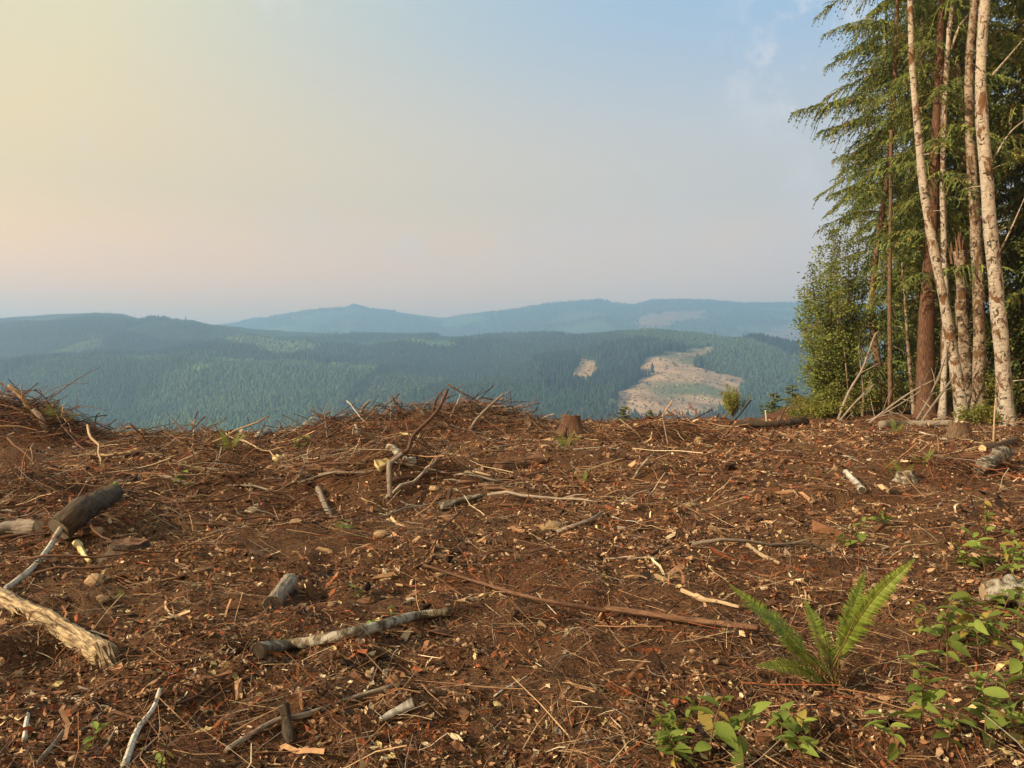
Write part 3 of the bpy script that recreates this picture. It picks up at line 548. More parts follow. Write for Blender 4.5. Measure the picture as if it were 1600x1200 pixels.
# dark lone trees on the far crests
for u, v, y_, h_, lab in ((1117, 524, 1905, 24, 'lone dark conifer on the crest above the hillside clearcut'), (1190, 529, 1850, 18, 'taller of two lone conifers on the crest beside the clearcut'), (1206, 531, 1840, 16, 'shorter of two lone conifers on the crest beside the clearcut'), (290, 499, 3120, 28, 'tall lone tree on the bare rounded hill skyline'), (515, 521, 2940, 30, 'dark conifer clump tree in the saddle below the pointed hill')):
    s_ = (u - 800) / FPX; z_ = float(T(s_, float(y_))); r_ = thing('lone_conifer', (s_ * y_, y_, z_ - 1), lab, 'tree'); k = h_ / 9; r_.scale = (k * .8, k * .8, k)
    obj('trunk', meshes[0], M['fir'], r_); obj('crown', meshes[1], M['needle'], r_)
# ---------------------------------------------------------------- hero wood on the clearing
def log_path(name, label, cat, pts, r0, r1, m, lift=.6, bump=.12, sides=10, seed=0, group=None, ends=None, n=30, sag=None, nosplit=False):
    """pts are photograph pixels on the ground (u, v) or (u, v, height above the ground)"""
    P = []
    for p in pts:
        q = pix(p[0], p[1] if len(p) == 2 else p[1]); P.append(q + np.array((0, 0, (p[2] if len(p) > 2 else 0) + lift * max(r0, r1) + .012)))
    Q = smoothpath(np.array(P), n); R = np.linspace(r0, r1, n) * (1 + .10 * vn(np.linspace(0, 6, n), np.zeros(n) + seed, seed))
    b = Q[0].copy(); g = Geo(); tube(g, Q, R, sides + 2, bump * 1.6, seed, fr=16)
    if not ends: return obj(name, g.mesh(name, org=b), m, loc=b, label=label, cat=cat, group=group), Q, R, b
    root = thing(name, b, label, cat, group); obj('log', g.mesh('log', org=b), m, root)
    for k, sgn in ((0, -1), (-1, 1)):
        if not ends[0 if k == 0 else 1]: continue
        d = unit(Q[k] - Q[k - sgn if k == 0 else -2]) if False else unit((Q[0] - Q[1]) if k == 0 else (Q[-1] - Q[-2]))
        g = Geo(); tube(g, np.stack([Q[k] - d * .01, Q[k] + d * .004]), R[k] * .90, sides, bump, seed); obj('cut_face', g.mesh('cut_face', False, org=b), ends[0 if k == 0 else 1], root)
    return root, Q, R, b
def splinters(root, b, c, d, r, n, L, m, seed=0):
    rs = np.random.default_rng(seed); d = unit(np.asarray(d, float))
    for _ in range(n):
        o = c + rs.normal(size=3) * r * .35; l = L * rs.uniform(.4, 1.2); e = o + unit(d + rs.normal(size=3) * .16) * l
        g = Geo(); tube(g, np.stack([o - d * l * .4, o + (e - o) * .5, e]), [r * .16, r * .11, .001], 4, .3, int(rs.integers(99))); obj('splinter', g.mesh('splinter', False, org=b), m, root)
splinters(E1[0], E1[3], E1[1][-1], (0, 0, 1), .3, 16, .5, M['brown'], 9)
# rotten pale log at the left edge
ro, Q, R, b = log_path('rotten_log', 'splintered pale rotten log lying below the whitish birch branch', 'log', [(-30, 932), (40, 965), (110, 1005), (165, 1040)], .050, .060, M['rotten'], .7, .15, 22, 4, ends=(None, M['rotten']), n=60)
splinters(ro, b, Q[-1], (Q[-1] - Q[-2]) * 1.0 + np.array((0, 0, -.02)), .075, 34, .13, M['rotten'], 2); splinters(ro, b, Q[18], (Q[18] - Q[17]), .08, 14, .22, M['rotten'], 3)
log_path('mossy_log', 'dark mossy grey log propped on the rubbish heap', 'log', [(92, 850, .04), (130, 828, .10), (178, 806, .16)], .13, .10, M['dark'], .7, .14, 12, 6, ends=(M['grey'], M['dark']))
log_path('grey_log', 'weathered grey log lying flat behind the pale birch branch', 'log', [(60, 838, .03), (20, 840, .03), (-30, 846, .02)], .085, .07, M['grey'], .7, .15, 10, 7, ends=(M['cut'], None))
log_path('birch_branch', 'whitish bare birch branch slanting up to the dark mossy log', 'branch', [(10, 926), (50, 895), (78, 868, .05), (97, 852, .14)], .022, .026, M['birchlog'], .8, .10, 8, 8, n=14)
log_path('wood_chunk', 'pale yellow split wedge of fresh wood below the dark mossy log', 'wood', [(118, 853), (128, 868), (140, 884)], .032, .018, M['yellowcut'], .7, .25, 5, 9)
log_path('log_section', 'short weathered grey block of log standing apart on the soil', 'log', [(425, 958), (440, 938), (455, 918)], .062, .060, M['grey'], .75, .12, 12, 10, ends=(M['dark'], M['cut']))
log_path('alder_log', 'long curved mossy alder pole lying across the foreground', 'log', [(402, 1030), (450, 1020), (520, 1008), (590, 990), (650, 973), (704, 966)], .040, .028, M['mossy'], .75, .10, 10, 11, n=30, ends=(M['dark'], M['dark']))
log_path('long_pole', 'long thin kinked brown pole reaching towards the sword fern', 'branch', [(662, 903, .07), (740, 926, .06), (830, 953, .05), (940, 975, .06), (955, 973, .06), (1060, 984, .04), (1185, 998, .03)], .010, .021, M['brown'], .9, .12, 8, 12, n=40)
log_path('white_branch', 'thin white forked branch with a brown twiggy branch at its fork', 'branch', [(195, 1205), (215, 1150), (240, 1115), (250, 1085)], .015, .010, M['birchlog'], .8, .1, 7, 13)
log_path('branch', 'brown twiggy branch rising from the fork of the thin white branch', 'branch', [(240, 1112), (300, 1098), (340, 1070), (380, 1048), (430, 1042)], .008, .005, M['brown'], 1, .1, 6, 14)
log_path('branch', 'long grey branch lying below the curved alder pole', 'branch', [(355, 1180), (430, 1135), (480, 1125), (545, 1100), (612, 1080)], .012, .010, M['grey'], .9, .1, 7, 15)
log_path('grey_stick', 'short grey stick beside the pale peeled stick and bark scraps', 'stick', [(60, 1200), (85, 1170), (100, 1150)], .010, .008, M['grey'], .9, .1, 6, 16)
log_path('birch_stick', 'pale peeled stick pointing away near the rotten log', 'stick', [(38, 1165), (42, 1130), (52, 1080)], .011, .009, M['birchlog'], .9, .1, 6, 17)
log_path('bleached_bone_wood', 'bleached white torn wood piece among red dead needles', 'wood', [(595, 1135), (618, 1123), (645, 1112)], .014, .024, M['birchlog'], .7, .35, 7, 18)
log_path('peeled_branch', 'cream peeled branch lying beyond the long brown pole', 'branch', [(1065, 928), (1095, 942), (1120, 946), (1155, 955)], .018, .012, M['pale'], .8, .15, 7, 19)
log_path('peeled_stick', 'cream peeled stick on the soil above the sword fern', 'stick', [(1168, 856), (1190, 872), (1217, 886)], .020, .014, M['pale'], .8, .15, 7, 20)
log_path('grey_branch', 'grey bare branch with a pale tip on the low heap', 'branch', [(870, 836), (900, 825), (925, 815), (938, 806)], .022, .016, M['grey'], .8, .12, 7, 21)
log_path('pale_branch', 'curved grey green branch on the near side of the brush heap', 'branch', [(688, 798), (715, 790), (755, 781)], .05, .04, M['mossy'], .8, .12, 8, 22)
log_path('half_buried_log', 'brown half buried log on the slope above the hollow', 'log', [(778, 740), (815, 732), (850, 722)], .12, .11, M['brown'], .4, .15, 10, 23, ends=(M['red'], M['cut']))
log_path('long_stick', 'long straight cream stick lying right of the forked upright branch', 'stick', [(655, 703), (700, 712), (748, 722)], .022, .016, M['pale'], 1, .1, 6, 24)
log_path('torn_branch', 'red brown torn branch running from the yellow torn wood', 'branch', [(448, 716), (485, 732), (520, 742), (550, 748)], .05, .03, M['red'], .9, .15, 7, 25)
log_path('grey_snag_branch', 'pale grey forked branch lying on the dark hollow', 'branch', [(497, 770), (508, 795), (517, 812), (526, 812)], .045, .03, M['grey'], .9, .15, 7, 26)
log_path('white_log_piece', 'short white barked log piece on the soil left of the mossy stub fern', 'log', [(1322, 748, .05), (1335, 760, .03), (1347, 772)], .045, .045, M['birchlog'], .8, .08, 8, 27, ends=(M['yellowcut'], M['dark']))
log_path('rooted_log', 'grey mossy log butt with splayed roots near the forest', 'log', [(1530, 742), (1548, 730), (1568, 722, .05)], .10, .13, M['mossy'], .7, .2, 10, 28, ends=(M['grey'], M['dark']))
log_path('brown_log', 'brown log lying between the sawn stump and the rooted log', 'log', [(1535, 706), (1562, 699), (1590, 691)], .07, .05, M['fir'], .7, .15, 9, 29, ends=(M['cut'], None))
log_path('fallen_log', 'long grey fallen trunk along the foot of the forest', 'log', [(1378, 669), (1420, 668), (1486, 667)], .11, .09, M['grey'], .8, .12, 9, 30)
log_path('fallen_log', 'dark fallen trunk along the crest left of the forest', 'log', [(1150, 669), (1220, 668), (1260, 664)], .09, .12, M['dark'], .8, .2, 8, 31)
log_path('decayed_log', 'mossy decayed log with pale broken end among leafy plants', 'log', [(1535, 948, .02), (1565, 950, .03), (1625, 955, .04)], .06, .09, M['mossy'], .7, .3, 12, 32, ends=(M['pale'], None), n=30)
log_path('torn_wood', 'pale yellow torn wood lump on the mound left of the hollow', 'wood', [(426, 724), (440, 721), (454, 719)], .06, .04, M['yellowcut'], .6, .45, 8, 33)
log_path('torn_wood', 'pale yellow torn wood lump under the forked upright branch', 'wood', [(590, 738), (600, 733), (608, 727)], .07, .05, M['yellowcut'], .6, .45, 8, 34)
log_path('birch_log_piece', 'white birch bark log piece behind the forked upright branch', 'log', [(606, 706), (616, 710), (624, 715)], .06, .055, M['birchlog'], .8, .2, 8, 35)
log_path('birch_log_piece', 'broken white birch bark piece right of the forked upright branch', 'log', [(630, 724), (640, 727), (648, 728)], .07, .05, M['birchlog'], .8, .4, 8, 36)
log_path('yellow_wood_strip', 'thin yellow strip of torn wood on top of the mound', 'wood', [(626, 681), (640, 683), (655, 686)], .045, .02, M['yellowcut'], .8, .2, 5, 37)
log_path('pale_block', 'pale wood block on the mound crest above the green patch', 'wood', [(404, 686), (412, 680), (421, 675)], .10, .09, M['birchlog'], .7, .12, 8, 38)
log_path('dark_bark_piece', 'curled dark bark piece standing out of the litter', 'bark', [(455, 1172, .0), (449, 1150, .03), (443, 1133, .06)], .020, .030, M['dark'], .5, .3, 6, 39)
# upright and leaning dead branches: first point on the ground, the rest at that depth
def raised(name, label, pts, r0, r1, m, dy=0.0, twigs=0, seed=0, cat='branch', y=None, tw=.5):
    b = pix(*pts[0]) if y is None else at(pts[0][0], pts[0][1], y)
    if y is not None: b[2] = float(H(b[0], b[1]))
    P = [b + np.array((0, 0, -.08))] + [at(u, v, b[1] + dy * (k + 1)) for k, (u, v) in enumerate(pts[1:])]
    n = 6 * len(P); Q = smoothpath(np.array(P), n); g = Geo(); R = np.linspace(r0, r1, n) * (1 + .1 * vn(np.arange(n) * .7, np.zeros(n), seed)); tube(g, Q, R, 8, .12, seed, fr=10); rs = np.random.default_rng(seed)
    if not twigs: return obj(name, g.mesh(name, org=b), m, loc=b, label=label, cat=cat)
    root = thing(name, b, label, cat); obj('stem', g.mesh('stem', org=b), m, root)
    for _ in range(twigs):
        k = int(rs.uniform(.3, .97) * (n - 1)); d = unit(unit(Q[k] - Q[k - 1]) + rs.normal(size=3) * .7) * tw * rs.uniform(.3, 1)
        g = Geo(); tube(g, np.stack([Q[k], Q[k] + d * .5 + rs.normal(size=3) * .03, Q[k] + d]), [R[k] * .5, R[k] * .35, .003], 5); obj('twig', g.mesh('twig', org=b), m, root)
    return root
raised('forked_branch', 'tall crooked dead branch standing up from the brush heap', [(608, 760), (612, 720), (636, 705), (645, 682), (672, 655), (685, 640), (692, 625), (699, 609)], .036, .028, M['brown'], .25, 5, 1, tw=.5)
raised('forked_branch', 'second crooked grey fork beside the tall crooked dead branch', [(610, 778), (608, 730), (612, 722), (628, 708)], .035, .03, M['grey'], .1, 2, 2, tw=.3)
raised('dead_branch', 'thin bare branch leaning right with a twiggy tip on the mound crest', [(732, 672), (745, 655), (762, 637), (778, 623), (787, 615)], .045, .020, M['grey'], 0, 7, 3, tw=.45)
raised('dead_branch', 'short curved dark snag on the mound top', [(676, 650), (678, 635), (684, 620), (690, 615)], .05, .02, M['brown'], 0, 2, 4, tw=.3)
raised('broken_stick', 'stubby grey stick jutting up left of the mound top', [(556, 654), (566, 640), (577, 627)], .055, .045, M['grey'], 0, 0, 5)
raised('dead_branch', 'pale peeled branch lying up the mound face', [(564, 690), (559, 675), (555, 663)], .04, .03, M['birchlog'], .1, 0, 6)
raised('root_tangle', 'frayed bundle of roots sticking up from the mound top', [(627, 650), (624, 640), (620, 630)], .06, .03, M['red'], 0, 14, 7, tw=.45)
raised('root_tangle', 'dark upturned root arm on the crest right of the big stump', [(1036, 667), (1022, 655), (1008, 652)], .08, .03, M['brown'], 0, 8, 8, tw=.5)
raised('thin_stake', 'thin straight survey stake beside the thickest white alder', [(1552, 690), (1554, 650), (1556, 622)], .022, .018, M['pale'], 0, 0, 9, 'stake')
raised('dead_branch', 'thin stick with green lichen leaning out of the soil', [(985, 747), (1005, 725), (1023, 707)], .025, .012, M['mossy'], 0, 0, 10)
raised('dead_branch', 'long thin brown stick leaning on the crest', [(1115, 697), (1135, 677), (1155, 657)], .022, .015, M['brown'], 0, 0, 11)
raised('white_stick', 'small white upright stick on the crest by the young conifers', [(1199, 666), (1197, 652), (1196, 641)], .03, .02, M['birchlog'], 0, 0, 12)
for k, (pts, y_, r0, lab) in enumerate((([(1308, 662), (1325, 615), (1348, 575), (1365, 528), (1372, 518)], 26.5, .05, 'pale dead sapling leaning far right at the forest end'),
        ([(1310, 662), (1340, 625), (1366, 600)], 26.3, .045, 'shorter pale dead sapling crossing the leaning one'), ([(1350, 664), (1382, 642), (1420, 615), (1458, 594)], 24.4, .04, 'long dead branch leaning across the red cedar foot'),
        ([(1430, 666), (1448, 630), (1466, 590), (1478, 557)], 24.6, .05, 'grey dead branch leaning from the cedar onto the alder'), ([(1437, 668), (1460, 630), (1490, 590), (1510, 570)], 24.2, .045, 'forked dead branch crossing in front of the alder foot'),
        ([(1436, 664), (1410, 650), (1385, 642)], 24.3, .035, 'low dead branch drooping left from the cedar foot'), ([(1332, 664), (1362, 655), (1392, 640), (1440, 610)], 24.8, .035, 'thin dead branch low along the forest edge'))):
    raised('leaning_branch', lab, pts, r0, r0 * .45, M['grey'], 0, 5, 30 + k, y=y_, tw=.9)
# stumps
def stump(name, label, u, v, r, h, bark, top, jag=.04, roots=5, seed=0, lean=(0, 0)):
    b = pix(u, v); rs = np.random.default_rng(seed); root = thing(name, b, label, 'stump'); g = Geo()
    zz_ = np.linspace(-.2, h, 9); P = np.stack([lean[0] * zz_, lean[1] * zz_, zz_], 1) + b; R = r * (1 + .55 * np.exp(-np.maximum(zz_, 0) / (h * .28)) - .03 * zz_ / h)
    n0 = g.n; tube(g, P, R, 22, .13, seed, cap=False, fr=3); V = g.v[0]; V[-23:, 2] += jag * rs.normal(size=23); V[-1] = V[-23]
    obj('bark', g.mesh('bark', org=b), bark, root)
    g = Geo(); ring = V[-23:-1]; c = ring.mean(0) + np.array((0, 0, -.01)); n = 22
    inner = c + (ring - c) * .55 + np.array((0, 0, -.015)) + rs.normal(size=(n, 3)) * np.array((0, 0, jag * .4)); VV = np.vstack([c + (ring - c) * .97, inner, c[None]]); i = np.arange(n); j = (i + 1) % n
    g.add(VV, [np.stack([i, j, j + n, i + n], 1), np.stack([i + n, j + n, np.full(n, 2 * n)], 1)]); obj('cut_face', g.mesh('cut_face', False, org=b), top, root)
    for k in range(roots):
        a = k * 6.28 / roots + rs.uniform(-.4, .4); d = np.array((math.cos(a), math.sin(a), 0)); l = r * rs.uniform(1.6, 2.6); e = b + d * l; e[2] = float(H(e[0], e[1])) - .05
        m_ = b + d * l * .55; m_[2] += h * .12; g = Geo(); tube(g, smoothpath([b + d * r * .5 + np.array((0, 0, h * .35)), m_, e], 7), np.linspace(r * .36, r * .10, 7), 7, .15, k); obj('root', g.mesh('root', org=b), bark, root)
stump('stump', 'big red brown torn stump standing on the crest', 893, 674, .25, .40, M['cedar'], M['brown'], .014, 6, 3)
stump('stump', 'sawn light brown stump in front of the leaning alder', 1497, 688, .21, .44, M['fir'], M['cut'], .012, 5, 4)
stump('stump', 'low flat stump on the crest between the big stump and the sapling', 1062, 668, .40, .10, M['red'], M['brown'], .02, 5, 5)
stump('stump', 'small mossy rotten stub with a fern growing on it', 1415, 752, .13, .16, M['mossy'], M['brown'], .012, 4, 6)
stump('stump', 'old dark stump sunk into the heap above the fresh wood wedge', 202, 868, .16, .13, M['dark'], M['brown'], .008, 5, 7)
# stones
sg_ = Geo()
def stone_mesh(seed):
    rs = np.random.default_rng(seed); import bmesh
    bm = bmesh.new(); bmesh.ops.create_icosphere(bm, subdivisions=2, radius=1); sx, sy, sz = rs.uniform(.75, 1.2), rs.uniform(.7, 1), rs.uniform(.5, .75)
    for w in bm.verts:
        c_ = w.co; k = 1 + .16 * float(vn(c_.x * 1.3 + seed, c_.y * 1.3 + c_.z * 1.7, seed)) + .08 * float(vn(c_.x * 3 + c_.z, c_.y * 3 - c_.z * 2, seed + 1)); w.co = Vector((c_.x * sx, c_.y * sy, c_.z * sz)) * k
    me = bpy.data.meshes.new('stone'); bm.to_mesh(me); bm.free(); me.materials.append(M['stone']); return me
SM = [stone_mesh(s) for s in range(6)]
for u, v, r, lab in ((865, 826, .105, 'largest tan stone lying behind the grey bare branch'), (850, 826, .05, 'small tan stone touching the largest tan stone'), (894, 782, .07, 'round brown stone behind the largest tan stone'), (1092, 692, .12, 'upright pointed tan stone on the slope below the crest'), (152, 833, .07, 'round grey tan stone beside the dark mossy log'),
                  (147, 912, .085, 'flat brown stone on the soil below the fresh wood wedge'), (518, 948, .035, 'smooth tan stone beside the grey log block'), (160, 938, .04, 'flat tan stone near the rotten log'), (1268, 785, .06, 'reddish flat stone on the bare soil'), (678, 766, .09, 'pinkish stone on the brush heap'), (595, 838, .08, 'flat tan stone in front of the dark hollow'), (462, 818, .07, 'pale stone at the left end of the dark hollow'), (1565, 764, .07, 'tan stone below the rooted log')):
    p = pix(u, v); o = obj('stone', SM[int(u) % 6], None, loc=p + np.array((0, 0, r * .25)), label=lab, cat='stone'); o.scale = (r, r, r * (1.6 if 'upright' in lab else 1)); o.rotation_euler.z = u

# ---------------------------------------------------------------- scattered sticks, bark, leaves one can count
def stick_mesh(seed, fork, rr=.016):
    rs = np.random.default_rng(seed); n = 9; t = np.linspace(-.5, .5, n); P = np.stack([t, .05 * np.cumsum(rs.normal(size=n)) * .5, .03 * np.cumsum(rs.normal(size=n)) * .5], 1); P -= P.mean(0)
    g = Geo(); tube(g, P, np.linspace(rr, rr * .5, n), 6, .15, seed)
    for _ in range(fork):
        k = rs.integers(2, n - 1); d = np.array((rs.uniform(.1, .25), rs.uniform(-.2, .2), rs.uniform(0, .12))); tube(g, np.stack([P[k] - d * .05, P[k] + d * .5, P[k] + d + np.array((.03, 0, -.02))]), [rr * .5, rr * .4, rr * .15], 5)
    return g
def stick_set(m, n, rr): 
    out = []
    for s in range(n):
        me = stick_mesh(100 + s + int(rr * 1e4), (s % 3 == 2) * 1, rr).mesh('stick'); me.materials.append(m); out.append(me)
    return out
def lay(o, x, y, az, L, r, tilt=None, lift=0.3):
    d = np.array((math.cos(az), math.sin(az))); t = np.linspace(-.5, .5, 7) * L; hz = H(x + d[0] * t, y + d[1] * t)
    if tilt is None: sl_ = np.polyfit(t, hz, 1); z = sl_[1] + .5 * max(0, float(np.max(hz - np.polyval(sl_, t)))) + lift * r; pit = math.atan(sl_[0])
    else: pit = tilt; z = float(H(x, y)) + .5 * L * math.sin(abs(tilt)) * .75
    o.rotation_euler = (rng.uniform(-.6, .6), -pit, az); o.location = (x, y, z); o.scale = (L, L, L)
def wedge(n, y0, y1, power=1.0):
    y = y0 + (y1 - y0) * rng.uniform(0, 1, n)**power; return rng.uniform(-.72, .72, n) * y, y
def on_clear(x, y): return (y < y_edge(x) + .3) & ~((x > .50 * y) & (y > 26))
STK = {k: stick_set(M[m], 7, rr) for k, (m, rr) in {'grey': ('grey', .014), 'pale': ('pale', .016), 'brown': ('brown', .013), 'red': ('red', .014), 'white': ('birchlog', .017)}.items()}
NAMES = {'grey': 'weathered grey', 'pale': 'cream peeled', 'brown': 'dark brown', 'red': 'reddish brown', 'white': 'whitish barked'}
HEAPS = [(-2.6, 20.2, 1.9, 1.2), (-13.5, 20, 1.5, .9), (-12.0, 19.7, 1.1, .7), (-1.9, 11.4, 1.1, .6), (-6, 14, 1.5, 1.0), (-4.4, 11.2, 1.0, .6), (-.6, 21, 1.4, .8), (-4.6, 20.6, 1.0, .8), (-7.4, 16.8, .8, .5), (1.5, 8.7, .5, .35), (-4.6, 8.2, .8, .5)]
HN = ['center mound', 'brush pile', 'brush pile', 'near brush heap', 'brush heap by the dark mossy log', 'brush heap by the dark mossy log', 'center mound', 'center mound', 'brush heap by the dark mossy log', 'low heap', 'brush heap by the dark mossy log']
kinds = list(STK)
nst = 0
for q in range(300):
    k = kinds[rng.choice(5, p=[.27, .17, .30, .17, .09])]; heap = q < 130
    if heap:
        j = rng.choice(11, p=[.17, .13, .07, .13, .15, .08, .08, .06, .05, .03, .05]); hx, hy, sx, sy = HEAPS[j]; x_, y_ = hx + rng.normal() * sx * .8, hy + rng.normal() * sy * .8; L = rng.uniform(.5, 1.9) * (1.0 if y_ > 10 else .5)
    else:
        while True:
            x_, y_ = wedge(1, 2.6, 25, 1.15); x_, y_ = float(x_[0]), float(y_[0])
            if on_clear(np.array(x_), np.array(y_)): break
        L = rng.uniform(.22, .62) * (.55 + y_ * .085)
    o = obj('stick', STK[k][rng.integers(7)], None); az = rng.normal() * .6 + (.1 if rng.random() < .7 else 1.4)
    lay(o, x_, y_, az, L, .014 * L, tilt=(rng.choice([-1, 1]) * abs(rng.normal()) * .33 if heap and rng.random() < .5 else None))
    zone = ('tangled on the ' + HN[j]) if heap else ('lying near the sword fern and leafy plants' if x_ > .9 and y_ < 7 else 'lying on the open soil near the rotten log' if x_ < -1.5 and y_ < 8 else 'lying on the open soil around the long brown pole' if y_ < 8 else 'lying on the open ground near the crest')
    tag(o, f'{NAMES[k]} stick {zone}', 'stick', f'{NAMES[k]} sticks {zone}')
BRM = {k: [stick_mesh(500 + s_, 3 + s_ % 3, rr).mesh('branch') for s_ in range(6)] for k, rr in (('grey', .0085), ('brown', .0085), ('red', .008))}
for k in BRM:
    for me in BRM[k]: me.materials.append(M[k])
for q in range(170):
    k = ('grey', 'brown', 'brown', 'red')[q % 4]
    while True:
        if rng.random() < .6: x_, y_ = rng.uniform(-11, 1.5), rng.uniform(8.5, 21)
        else: x_, y_ = [float(t[0]) for t in wedge(1, 6, 24, 1.0)]
        if on_clear(np.array(x_), np.array(y_)) and abs(x_) < .75 * y_ and not (x_ < -8.5 and 14 < y_ < 19): break
    L = rng.uniform(.8, 2.3); o = obj('branch', BRM[k][rng.integers(6)], None); lay(o, x_, y_, rng.normal() * .55 + .15, L, .01 * L, tilt=(rng.normal() * .10 if rng.random() < .3 else None), lift=1.5)
    zone = 'among the slash left of the long cream stick' if x_ < -2 else 'on the ground between the mounds and the forest'
    tag(o, f'{NAMES[k]} twiggy branch {zone}', 'branch', f'{NAMES[k]} twiggy branches {zone}')
# long thin wands springing from the brush pile at the left
for q in range(26):
    b = np.array((-13.4 + rng.normal() * .7, 20.0 + rng.normal() * .5, 0)); b[2] = float(H(b[0], b[1])) - .05; az = rng.uniform(-.35, .35) + (0 if rng.random() < .75 else 2.6); L = rng.uniform(.9, 2.4); el = rng.uniform(.1, .65)
    d = np.array((math.cos(az) * math.cos(el), math.sin(az) * math.cos(el), math.sin(el))); P = smoothpath([b, b + d * L * .6, b + d * L + np.array((0, 0, -.18 * L * rng.random()))], 8); g = Geo(); tube(g, P, np.linspace(.017, .005, 8), 5)
    k = ('grey', 'brown', 'red')[q % 3]; obj('wand', g.mesh('wand', org=b), M[k], loc=b, label=f'long thin {k} wand springing out of the brush pile by the bare dirt', cat='branch', group=f'{k} wands in the brush pile by the bare dirt')
raised('bleached_limb', 'thick bleached broken limb slanting out of the brush pile by the bare dirt', [(52, 648), (35, 622), (14, 602)], .075, .05, M['pale'], 0, 0, 61)
raised('bleached_limb', 'grey limb lying down the front of the brush pile by the bare dirt', [(75, 676), (65, 655), (52, 640)], .07, .06, M['grey'], 0, 0, 62)
raised('dead_branch', 'dark hooked branch at the right tail of the brush pile by the bare dirt', [(146, 660), (150, 652), (156, 645)], .03, .015, M['dark'], 0, 0, 63)
# bark slabs and wood fragments
def slab_mesh(seed, m):
    rs = np.random.default_rng(seed); n = 5; u = np.linspace(-.5, .5, n); w = .20 * (1 + .4 * rs.normal(size=n)).clip(.3, 1.6); w[0] *= .1; w[-1] *= .2; bend = .25 * rs.normal(); tk = .018
    top = []; 
    for i_ in range(n):
        z_ = bend * (u[i_]**2) * 2; top += [(u[i_], -w[i_] / 2, z_ - .03), (u[i_] + .02 * rs.normal(), 0, z_ + .02), (u[i_], w[i_] / 2, z_ - .03)]
    V = np.array(top); V2 = V - np.array((0, 0, tk)); g = Geo(); i_ = (np.arange(n - 1)[:, None] * 3 + np.arange(2)[None]).ravel(); q1 = np.stack([i_, i_ + 1, i_ + 4, i_ + 3], 1)[:, ::-1]; m_ = 3 * n
    e = []
    for a in range(n - 1): e += [(3 * a, 3 * a + 3, 3 * a + 3 + m_, 3 * a + m_), (3 * a + 2, 3 * a + 2 + m_, 3 * a + 5 + m_, 3 * a + 5)]
    for a in (0, 3 * n - 3): e += [(a, a + m_, a + 1 + m_, a + 1), (a + 1, a + 1 + m_, a + 2 + m_, a + 2)]
    g.add(np.vstack([V, V2]), [q1, q1[:, ::-1] + m_, np.array(e)]); me = g.mesh('bark_slab', False); me.materials.append(m); return me
SL = {'red brown bark': [slab_mesh(s, M['bark_slab']) for s in range(8)], 'pale wood': [slab_mesh(s + 20, M['pale']) for s in range(5)], 'grey wood': [slab_mesh(s + 30, M['grey']) for s in range(5)]}
for q in range(300):
    k = ('red brown bark', 'red brown bark', 'red brown bark', 'pale wood', 'grey wood')[q % 5]
    if rng.random() < .45: j = rng.choice([0, 3, 4, 5, 6, 7]); hx, hy, sx, sy = HEAPS[j]; x_, y_ = hx + rng.normal() * sx, hy + rng.normal() * sy - .5; where = 'scattered over the brush heaps'
    else:
        while True:
            x_, y_ = wedge(1, 2.6, 25, 1.1); x_, y_ = float(x_[0]), float(y_[0])
            if on_clear(np.array(x_), np.array(y_)): break
        where = 'lying on the open foreground soil' if y_ < 9 else 'lying on the slope up to the crest'
    o = obj('wood_fragment', SL[k][rng.integers(len(SL[k]))], None, label=f'{k} fragment {where}', cat='wood', group=f'{k} fragments {where}'); L = rng.uniform(.05, .21) * (.6 + y_ * .12) * (.5 if y_ < 6 else 1) * (.6 if k != 'red brown bark' else 1)
    lay(o, x_, y_, rng.uniform(0, 6.28), L, .02); o.rotation_euler.x = rng.normal() * .5; o.rotation_euler.y += rng.normal() * .35; o.location.z += L * .06
# fallen leaves
def fallen_mesh(seed):
    rs = np.random.default_rng(seed); n = 7; u = np.linspace(0, 1, n); w = .30 * np.sin(np.pi * u**.85) + .01; cu = rs.uniform(-.5, .5); V = []
    for a in range(n): V += [(u[a] - .5, -w[a], .10 * rs.normal() + cu * w[a]), (u[a] - .5, 0, cu * .4 * (u[a] - .5)**2), (u[a] - .5, w[a], .10 * rs.normal() + cu * w[a])]
    g = Geo(); i_ = (np.arange(n - 1)[:, None] * 3 + np.arange(2)[None]).ravel(); g.add(np.array(V), np.stack([i_, i_ + 1, i_ + 4, i_ + 3], 1)); me = g.mesh('fallen_leaf'); me.materials.append(M['fallen']); return me
FL = [fallen_mesh(s) for s in range(8)]
for q in range(240):
    x_, y_ = wedge(1, 2.5, 8.5, 1.3); x_, y_ = float(x_[0]), float(y_[0]); o = obj('fallen_leaf', FL[q % 8], None, label='dry pale yellow leaf fallen on the litter ' + ('by the sword fern' if x_ > .8 else 'around the alder pole and rotten log'), cat='leaf', group='fallen leaves ' + ('by the sword fern' if x_ > .8 else 'around the alder pole and rotten log'))
    s_ = rng.uniform(.028, .062); o.scale = (s_, s_ * rng.uniform(.6, 1.1), s_); o.location = (x_, y_, float(H(x_, y_)) + .015); o.rotation_euler = (rng.normal() * .5, rng.normal() * .5, rng.uniform(0, 6.28))

